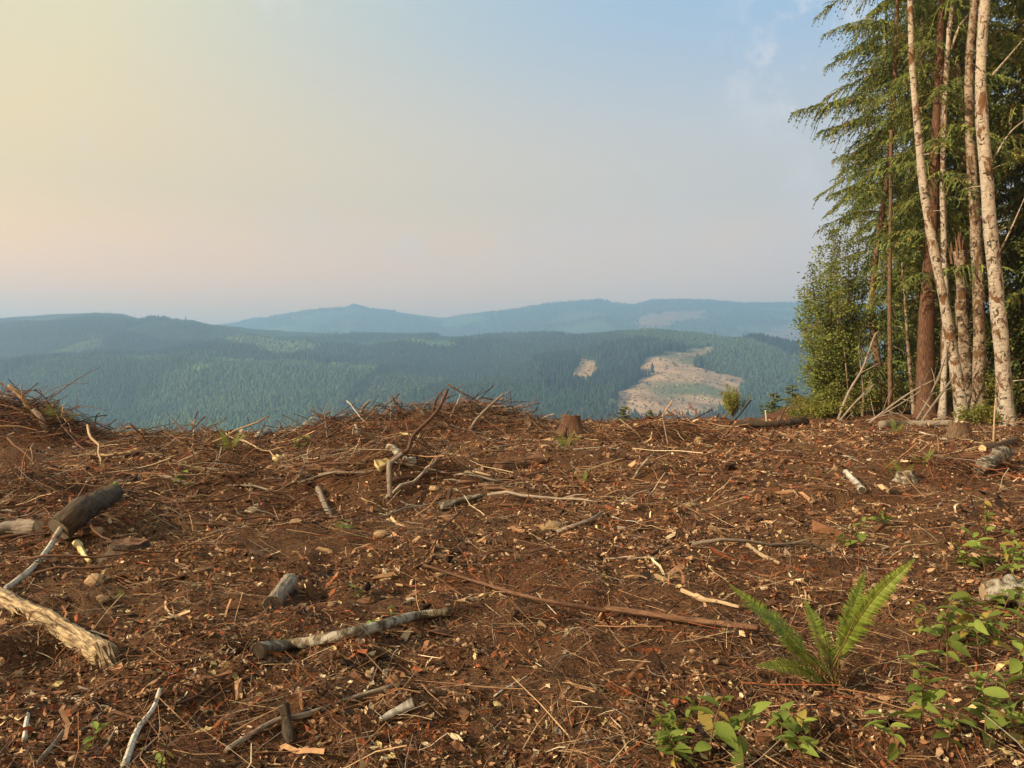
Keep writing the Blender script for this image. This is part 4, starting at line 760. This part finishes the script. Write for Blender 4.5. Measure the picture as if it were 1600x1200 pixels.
# ---------------------------------------------------------------- uncountable litter: one joined object per sort
def nrm(x, y, e=.06):
    n = np.stack([-(H(x + e, y) - H(x - e, y)) / (2 * e), -(H(x, y + e) - H(x, y - e)) / (2 * e), np.ones_like(x)], 1); return unit(n)
def merge(name, label, cat, TV, TF, x, y, sc, col, m, tilt=.35, lift=.2, smooth=False):
    n = len(x); up = unit(nrm(x, y) + tilt * rng.normal(size=(n, 3))); a = rng.uniform(0, 6.28, n); f = np.stack([np.cos(a), np.sin(a), np.zeros(n)], 1); xx = unit(f - up * (f * up).sum(1, keepdims=True)); yy = np.cross(up, xx)
    k = rng.integers(0, len(TV), n); g = Geo(); z = H(x, y)
    for t in range(len(TV)):
        s = np.where(k == t)[0]
        if not len(s): continue
        V = TV[t][None] * sc[s][:, None, :]; V = V[..., 0:1] * xx[s][:, None] + V[..., 1:2] * yy[s][:, None] + V[..., 2:3] * up[s][:, None]
        V += np.stack([x[s], y[s], z[s] + lift * sc[s].min(1)], 1)[:, None]; m_ = TV[t].shape[0]
        g.add(V.reshape(-1, 3), [(f_[None] + (np.arange(len(s)) * m_)[:, None, None]).reshape(-1, f_.shape[1]) for f_ in TF[t]], col=np.repeat(col[s], m_, 0))
    return obj(name, g.mesh(name, smooth), m, label=label, cat=cat, kind='stuff')
def chip_t(seed):
    rs = np.random.default_rng(seed); V = np.array([(x_, y_, z_) for x_ in (-.5, .5) for y_ in (-.5, .5) for z_ in (-.5, .5)], float); V += rs.normal(size=V.shape) * .14; V[4:, 1] *= rs.uniform(.1, .8); V[:4, 1] *= rs.uniform(.4, 1)
    return V, [np.array([(0, 1, 3, 2), (4, 6, 7, 5), (0, 4, 5, 1), (2, 3, 7, 6), (0, 2, 6, 4), (1, 5, 7, 3)])]
def twig_t(seed):
    rs = np.random.default_rng(seed); P = np.stack([np.linspace(-.5, .5, 4), np.cumsum(rs.normal(size=4)) * .06, np.cumsum(rs.normal(size=4)) * .05], 1); P -= P.mean(0); V = []
    for i_ in range(4):
        for a in range(3): V.append(P[i_] + np.array((0, math.cos(a * 2.09), math.sin(a * 2.09))) * .016 * (1 - .5 * i_ / 3))
    F = [(3 * i_ + a, 3 * i_ + (a + 1) % 3, 3 * i_ + 3 + (a + 1) % 3, 3 * i_ + 3 + a) for i_ in range(3) for a in range(3)]; return np.array(V), [np.array(F)]
def curl_t(seed):
    rs = np.random.default_rng(seed); c_ = rs.uniform(-.5, .5); V = np.array([(-.5, 0, 0), (-.1, -.28, c_ * .3), (-.1, .28, .2 * rs.normal()), (.25, -.2, .2 * rs.normal()), (.25, .2, c_ * .3), (.55, 0, .15 * rs.normal())]); return V, [np.array([(0, 1, 2), (1, 3, 2), (3, 4, 2), (3, 5, 4)])]
PAL = np.array([(.026, .014, .008), (.085, .042, .021), (.19, .090, .043), (.31, .175, .090), (.46, .31, .175), (.23, .070, .027), (.66, .53, .34), (.22, .18, .14)])
def pick(n, p): return PAL[rng.choice(8, n, p=p)] * rng.uniform(.7, 1.3, (n, 1))
def patch(x, y, s): return fbm(x / 1.1, y / 1.1, 3, s)
def cloud(n, y0, y1, pw, s, thr):
    x, y = wedge(n, y0, y1, pw); k = on_clear(x, y) & (patch(x, y, s) * 1.3 + .12 * rng.normal(size=n) > thr) & ~((x < -8.2) & (y > 14.3) & (y < 19.2) & (rng.random(n) < .8)); return x[k], y[k]
tm = lambda f, n: list(zip(*[f(s) for s in range(n)]))
x, y = cloud(34000, 2.2, 26, 1.2, 70, -.02); n = len(x); L = rng.lognormal(-3.65, .7, n) * (.55 + y * .085); L = L.clip(.008, .22)
TV, TF = tm(chip_t, 10); merge('wood_chips', 'brown wood chips and bark crumbs littering the clearing', 'wood chips', TV, TF, x, y, np.stack([L, L * rng.uniform(.25, .6, n), L * rng.uniform(.12, .3, n)], 1), pick(n, [.18, .20, .21, .17, .08, .11, .03, .02]), M['litter'], .7, .5)
x, y = cloud(44000, 2.2, 26, 1.15, 75, -.18); n = len(x); L = rng.lognormal(-2.35, .5, n) * (.5 + y * .075)
TV, TF = tm(twig_t, 8); r_ = rng.uniform(.4, 1.1, n) * L; merge('twigs', 'fine twigs and torn roots strewn over the clearing', 'twigs', TV, TF, x, y, np.stack([L, r_, r_], 1), pick(n, [.12, .22, .22, .16, .09, .09, .05, .05]), M['litter'], .22, .3, True)
x, y = cloud(96000, 2.2, 24, 1.35, 80, -.2); n = len(x); L = rng.lognormal(-3.45, .4, n) * (.6 + y * .07)
TV, TF = tm(curl_t, 8); merge('leaf_litter', 'curled dead leaves and needles in the soil of the clearing', 'leaf litter', TV, TF, x, y, np.stack([L, L * rng.uniform(.4, 1, n), L], 1), pick(n, [.14, .18, .20, .18, .13, .12, .04, .01]), M['litter'], .9, .3)
# brushwood tangles on the heaps: thin wood nobody could count
xs, ys, zs, Ls = [], [], [], []
for hx, hy, sx, sy in HEAPS[:9] + [(-3.4, 16.6, 1.1, .6), (3.4, 16.8, 1.1, .6), (6.6, 12, .7, .5), (-6.6, 10.4, .8, .5)]:
    m_ = 900 if hx < -11 else 520; xs.append(hx + rng.normal(size=m_) * sx * .8); ys.append(hy + rng.normal(size=m_) * sy * .75)
x = np.concatenate(xs); y = np.concatenate(ys); n = len(x); L = rng.lognormal(-.75, .5, n).clip(.15, 1.4) * np.where(y > 16, 1, .62); TV, TF = tm(twig_t, 8); r_ = rng.uniform(.35, .9, n) * L
merge('brushwood', 'tangled brushwood and roots piled on the mounds', 'brushwood', TV, TF, x, y, np.stack([L, r_, r_], 1), pick(n, [.20, .28, .22, .10, .04, .10, .01, .05]), M['litter'], .6, .35, True)
x = np.concatenate([rng.uniform(-12, 3, 3600), rng.uniform(-9, 12, 1500)]); y = np.concatenate([rng.uniform(8, 22, 3600), rng.uniform(6, 24, 1500)]); k = on_clear(x, y) & (np.abs(x) < .75 * y) & (patch(x, y, 95) > -.2) & ~((x < -8.5) & (y > 14) & (y < 19)); x, y = x[k], y[k]; n = len(x); L = rng.lognormal(-1.0, .45, n).clip(.12, 1.1); TV, TF = tm(twig_t, 8); r_ = rng.uniform(.3, .8, n) * L
merge('thin_slash', 'thin slash twigs strewn across the middle of the clearing', 'slash', TV, TF, x, y, np.stack([L, r_, r_], 1), pick(n, [.10, .22, .22, .16, .10, .08, .04, .08]), M['litter'], .2, .25, True)
x, y = cloud(15000, 2.3, 10, 1.15, 97, -.12); n = len(x); L = rng.lognormal(-1.75, .45, n).clip(.06, .6); r_ = rng.uniform(.25, .6, n) * L; TV, TF = tm(twig_t, 12)
merge('near_slash', 'matted thin twigs and rootlets over the foreground soil', 'slash', TV, TF, x, y, np.stack([L, r_, r_], 1), pick(n, [.14, .22, .20, .15, .09, .09, .03, .08]), M['litter'], .22, .2, True)
x, y = cloud(1500, 3, 25, 1.1, 85, -.1); n = len(x); L = (rng.lognormal(-4.2, .4, n) * (.6 + y * .09)).clip(0, .035)
ico = [(0, 0, 1), (.9, 0, .1), (.3, .85, 0), (-.75, .5, .05), (-.7, -.55, 0), (.3, -.85, .1), (0, 0, -.8)]
tri = [(0, 1, 2), (0, 2, 3), (0, 3, 4), (0, 4, 5), (0, 5, 1), (6, 2, 1), (6, 3, 2), (6, 4, 3), (6, 5, 4), (6, 1, 5)]
TV = [np.array(ico, float) + .15 * np.random.default_rng(s).normal(size=(7, 3)) for s in range(5)]; merge('pebbles', 'small tan pebbles in the soil', 'pebbles', TV, [[np.array(tri)]] * 5, x, y, np.stack([L, L, L * .7], 1), np.array((.30, .20, .11)) * rng.uniform(.5, 1.4, (n, 1)), M['litter'], .3, .3, True)
def shred_t(seed):
    rs = np.random.default_rng(seed); n_ = 5; u = np.linspace(-.5, .5, n_); z_ = .12 * np.cumsum(rs.normal(size=n_)) * .6; y_ = .10 * np.cumsum(rs.normal(size=n_)) * .5; V = []
    for i_ in range(n_): V += [(u[i_], y_[i_] - .035, z_[i_]), (u[i_], y_[i_] + .035, z_[i_] + .03 * rs.normal())]
    return np.array(V), [np.array([(2 * i_, 2 * i_ + 1, 2 * i_ + 3, 2 * i_ + 2) for i_ in range(n_ - 1)])]
x, y = cloud(40000, 2.2, 25, 1.2, 90, -.2); n = len(x); L = rng.lognormal(-2.55, .45, n) * (.6 + y * .07)
TV, TF = tm(shred_t, 10); merge('bark_shreds', 'torn strips of bark and root fibre covering the soil', 'bark shreds', TV, TF, x, y, np.stack([L, L * rng.uniform(.5, 1.3, n), L * rng.uniform(.5, 1.4, n)], 1), pick(n, [.10, .17, .24, .19, .10, .15, .03, .02]), M['litter'], .5, .12)
# orange dead conifer sprigs
gs = Geo(); pos = [(620, 1150), (555, 1010), (640, 1175), (700, 1130), (870, 965), (1180, 880), (300, 1120), (280, 1060), (690, 1165), (470, 1070), (880, 880), (1250, 895), (860, 1000), (1010, 1020), (990, 1090), (350, 1140), (110, 1180)]
for u, v in pos:
    p = pix(u, v)
    for _ in range(5):
        a = rng.uniform(0, 6.28); d = np.array((math.cos(a), math.sin(a), .1)); L = rng.uniform(.05, .13); n = 26; t = rng.uniform(0, 1, n); B = p + np.array((0, 0, .02)) + rng.normal(size=3) * np.array((.05, .05, .005)) + d * (L * t)[:, None]
        sd_ = unit(d + rng.normal(size=(n, 3)) * .8) * .028; wv = unit(rng.normal(size=(n, 3))) * .0022
        V = np.stack([B - wv, B + wv, B + sd_], 1).reshape(-1, 3); gs.add(V, np.arange(n * 3).reshape(-1, 3), col=np.array((.26, .075, .022)) * rng.uniform(.7, 1.3))
obj('dead_needle_sprays', gs.mesh('dead_needle_sprays', False), M['litter'], label='rust orange dead conifer needles among the litter', cat='needles', kind='stuff')

# ---------------------------------------------------------------- ferns and leafy plants
def frond(b, tip, arch, wid, rs, npn=44, dead=False):
    b = np.asarray(b, float); tip = np.asarray(tip, float); L = np.linalg.norm(tip - b); P = smoothpath([b, b + (tip - b) * .5 + np.array((0, 0, arch * L)), tip], 24); g = Geo()
    tube(g, P, np.linspace(.0045, .0012, 24) * (L / .7), 5, col=(.75, .5, .35)); T_ = unit(np.gradient(P, axis=0)); sd_ = unit(np.cross(T_, np.array((0, -.75, .8)) + .25 * rs.normal(size=3))); up = np.cross(sd_, T_)
    f = np.linspace(.22, .985, npn); i_ = f * 23; C_ = np.stack([np.interp(i_, np.arange(24), P[:, k]) for k in range(3)], 1); ii = i_.astype(int)
    ln = wid * np.minimum(1, (f - .16) / .15) * (1 - ((f - .3).clip(0) / .72)**1.7).clip(.06)
    for s in (-1, 1):
        d = unit(sd_[ii] * s + T_[ii] * .38 + up[ii] * rs.uniform(-.05, .35, (npn, 1)) + rs.normal(size=(npn, 3)) * .07); e = C_ + d * ln[:, None] * rs.uniform(.85, 1.1, (npn, 1)); e[:, 2] -= ln * .10
        w = T_[ii] * (L * .0110) * (.55 + .5 * (ln / wid))[:, None]; m_ = C_ + (e - C_) * .45 + up[ii] * (ln * .05)[:, None]
        V = np.stack([C_ - w * .5, m_ - w * .75, e, m_ + w * .75, C_ + w * .5], 1).reshape(-1, 3); j_ = np.arange(npn)[:, None] * 5
        g.add(V, [j_ + np.array([0, 1, 3, 4]), j_ + np.array([1, 2, 3])], col=np.repeat((np.array((1., 1., 1.)) * rs.uniform(.75, 1.2, (npn, 1))), 5, 0))
    return g
def fern(label, base, tips, arch, wid, seed, npn=44, stalks=0):
    rs = np.random.default_rng(seed); root = thing('sword_fern', base, label, 'fern')
    for t in tips: obj('frond', frond(base + rs.normal(size=3) * np.array((.03, .03, 0)), t, arch * rs.uniform(.6, 1.3), wid, rs, npn).mesh('frond', False, base), M['fern'], root)
    for _ in range(stalks):
        a = rs.uniform(0, 6.28); e = base + np.array((math.cos(a) * rs.uniform(.08, .3), math.sin(a) * rs.uniform(.05, .25), rs.uniform(.1, .42))); g = Geo(); tube(g, smoothpath([base + rs.normal(size=3) * np.array((.04, .04, 0)), (base + e) / 2 + np.array((0, 0, .04)), e], 6), np.linspace(.004, .002, 6), 4); obj('stalk', g.mesh('stalk', org=base), M['stem'], root)
b = pix(1300, 1078); y0 = b[1]
fern('large sword fern with long upright fronds at the end of the long brown pole', b, [at(1138, 912, y0 + .12), at(1154, 940, y0 - .12), at(1256, 935, y0 + .25), at(1430, 872, y0 - .02), at(1352, 890, y0 + .3), at(1215, 1000, y0 - .25), at(1180, 1040, y0 - .2)], .10, .082, 5, 64, 18)
def small_fern(label, u, v, h, n, seed):
    b = pix(u, v); rs = np.random.default_rng(seed); fern(label, b, [b + np.array((math.cos(a) * h * rs.uniform(.3, .9), math.sin(a) * h * .5, h * rs.uniform(.55, 1.1))) for a in rs.uniform(0, 6.28, n)], .12, h * .16, seed, 18)
for q, (u, v, h, n, lab) in enumerate(((360, 706, .42, 9, 'bright green fern on the mound left of the yellow torn wood'), (884, 703, .36, 9, 'small bright fern on the slope below the big stump'), (1408, 752, .34, 8, 'fern sprouting from the small mossy stub'), (82, 664, .55, 12, 'tuft of fern growing on the brush pile by the bare dirt'), (110, 664, .4, 9, 'smaller fern tuft right of the tuft on the brush pile'), (910, 758, .22, 5, 'yellowish fern sprig on the soil below the mound'), (1440, 730, .28, 6, 'yellowing fern behind the mossy stub'), (1400, 680, .4, 8, 'dark green fern in front of the long grey fallen trunk'))):
    small_fern(lab, u, v, h, n, 200 + q)
def leafmesh(seed, m):
    rs = np.random.default_rng(seed); n = 7; u = np.linspace(0, 1, n); w = .27 * np.sin(np.pi * u**.8)**.9 + .004; w[-1] = .004; dr = rs.uniform(.1, .35); V = []
    for a in range(n): z_ = -dr * u[a]**2; V += [(u[a], -w[a], z_ + w[a] * .35), (u[a], 0, z_), (u[a], w[a], z_ + w[a] * .35)]
    g = Geo(); i_ = (np.arange(n - 1)[:, None] * 3 + np.arange(2)[None]).ravel(); g.add(np.array(V), np.stack([i_, i_ + 1, i_ + 4, i_ + 3], 1)); me = g.mesh('leaf'); me.materials.append(m); return me
LF = [leafmesh(s, M['leafobj']) for s in range(4)] + [leafmesh(9, M['leafold'])]
def sprig(name, label, u, v, h, n, size, seed, lean=(0, 0), old=.12):
    b = pix(u, v); rs = np.random.default_rng(seed); e = b + np.array((lean[0] * h, lean[1] * h, h)); P = smoothpath([b, b + (e - b) * .5 + np.array((-lean[0] * h * .2, 0, .05 * h)), e], 12); g = Geo(); tube(g, P, np.linspace(.0045, .0015, 12), 5)
    root = thing(name, b, label, 'plant'); obj('stem', g.mesh('stem', org=b), M['stem'], root); a0 = rs.uniform(0, 6.28)
    for q in range(n):
        f = .25 + .75 * q / max(1, n - 1); p = np.array([np.interp(f * 11, np.arange(12), P[:, k]) for k in range(3)]) - b; az = a0 + (q % 2) * 3.14 + rs.normal() * .45 + .25 * q; s_ = 1.4 * size * rs.uniform(.55, 1.3) * (1.1 - .35 * f)
        o = obj('leaf', LF[4] if rs.random() < old else LF[rs.integers(4)], None, root, p); o.scale = (s_, s_, s_); o.rotation_euler = (rs.normal() * .5, rs.uniform(-.7, .45), az); o.scale.y *= rs.uniform(.6, 1.05)
for q, (u, v, h, n, sz, ln, lab) in enumerate(((1108, 1195, .26, 10, .085, (.25, .1), 'tall leafy sprig with oval leaves in the row before the sword fern'), (1060, 1198, .14, 7, .075, (-.4, 0), 'low leafy sprig leaning away from the tall leafy sprig with oval leaves'), (1150, 1190, .20, 8, .08, (.35, .1), 'leafy sprig leaning right beside the tall front sprig'), (1085, 1125, .10, 4, .07, (-.5, .2), 'small pale leaved seedling behind the front sprigs'),
        (1440, 1150, .20, 9, .085, (.1, .1), 'leafy sprig with rounded leaves below the sword fern'), (1400, 1180, .16, 8, .08, (-.3, 0), 'leafy sprig leaning towards the sword fern before the thicket'), (1480, 1175, .16, 9, .08, (.3, 0), 'leafy sprig leaning away from the sword fern before the thicket'), (1540, 1165, .18, 10, .08, (.2, .2), 'dense green sprig deep in the leafy thicket'), (1585, 1130, .18, 8, .08, (-.2, .1), 'green sprig with few leaves below the decayed log'),
        (1480, 1060, .40, 14, .075, (.1, .1), 'tall twiggy plant with yellow green leaves before the decayed log'), (1530, 1040, .38, 14, .075, (-.15, 0), 'bushy plant with narrow leaves before the decayed log'), (1560, 1010, .34, 12, .08, (.25, 0), 'plant with yellowing leaves beside the decayed log'), (1450, 1010, .25, 10, .07, (-.2, .2), 'dim green plant right of the sword fern'),
        (1540, 900, .34, 12, .11, (-.35, 0), 'tall arching plant with long pale leaves behind the decayed log'), (1580, 905, .28, 10, .10, (.2, 0), 'shorter leafy plant behind the decayed log'), (1345, 850, .20, 9, .08, (.1, 0), 'bright green seedling on the soil left of the tall arching plant'), (1375, 825, .16, 7, .08, (.2, 0), 'small seedling behind the bright green seedling'), (1320, 860, .14, 7, .07, (-.2, 0), 'low dark seedling left of the bright green seedling'),
        (580, 985, .06, 6, .04, (.2, 0), 'tiny bright seedling behind the alder pole'), (610, 962, .06, 6, .04, (0, 0), 'tiny pale seedling between the grey log block and the alder pole'), (555, 935, .09, 6, .045, (.1, 0), 'small seedling right of the smooth tan stone'), (145, 1170, .08, 6, .05, (.2, 0), 'small green seedling beside the thin white forked branch'), (250, 1195, .06, 5, .05, (.5, 0), 'small green seedling at the foot of the white branch'), (188, 935, .06, 5, .045, (.3, 0), 'tiny green sprig on the soil above the rotten log'),
        (535, 832, .12, 6, .07, (.1, 0), 'single bright seedling in front of the dark hollow'), (480, 700, .25, 12, .12, (.2, 0), 'low green plant on the mound above the yellow torn wood'), (465, 703, .22, 12, .12, (-.2, 0), 'second low green plant on the mound above the yellow torn wood'), (175, 790, .25, 10, .10, (.2, 0), 'yellow green weed behind the dark mossy log'), (280, 765, .25, 10, .09, (.2, 0), 'green weed among the brush heap by the dark mossy log'), (575, 690, .18, 9, .1, (.2, 0), 'tuft of green weed on the mound face'))):
    sprig('leafy_plant', lab, u, v, h, n, sz, 300 + q, ln)
for q in range(26):
    u, v = ((rng.uniform(1440, 1620), rng.uniform(960, 1190)) if q < 14 else (rng.uniform(1500, 1610), rng.uniform(800, 930)) if q < 20 else (rng.uniform(1020, 1260), rng.uniform(1150, 1215)))
    sprig('leafy_plant', 'crowded leafy sprig ' + ('in the thicket before the decayed log' if q < 14 else 'in the thicket behind the decayed log' if q < 20 else 'in the front row below the sword fern'), u, v, rng.uniform(.16, .42) if q < 20 else rng.uniform(.08, .2), int(rng.integers(9, 16)), rng.uniform(.055, .08), 700 + q, (rng.normal() * .3, rng.normal() * .2), .22)
    bpy.data.objects[[o.name for o in C.objects if o.name.startswith('leafy_plant')][-1]]['group'] = ('thicket before the decayed log', 'thicket behind the decayed log', 'front row of sprigs')[0 if q < 14 else 1 if q < 20 else 2]

# ---------------------------------------------------------------- smoky air
import bmesh
bm = bmesh.new(); bmesh.ops.create_cube(bm, size=1)
for w in bm.verts: w.co = Vector(((w.co.x) * 20000, 3900 + w.co.y * 8200, 205 + w.co.z * 900))
me = bpy.data.meshes.new('haze'); bm.to_mesh(me); bm.free()
hm = bpy.data.materials.new('haze'); hm.use_nodes = True; n = hm.node_tree.nodes; n.remove(n['Principled BSDF'])
pv = n.new('ShaderNodeVolumePrincipled'); pv.inputs['Color'].default_value = (.39, .645, 1.0, 1); pv.inputs['Density'].default_value = .00030; pv.inputs['Anisotropy'].default_value = 0.25
hm.node_tree.links.new(pv.outputs[0], n['Material Output'].inputs['Volume'])
obj('haze', me, hm, label='thin bluish smoke haze filling the valley', cat='haze', kind='stuff')
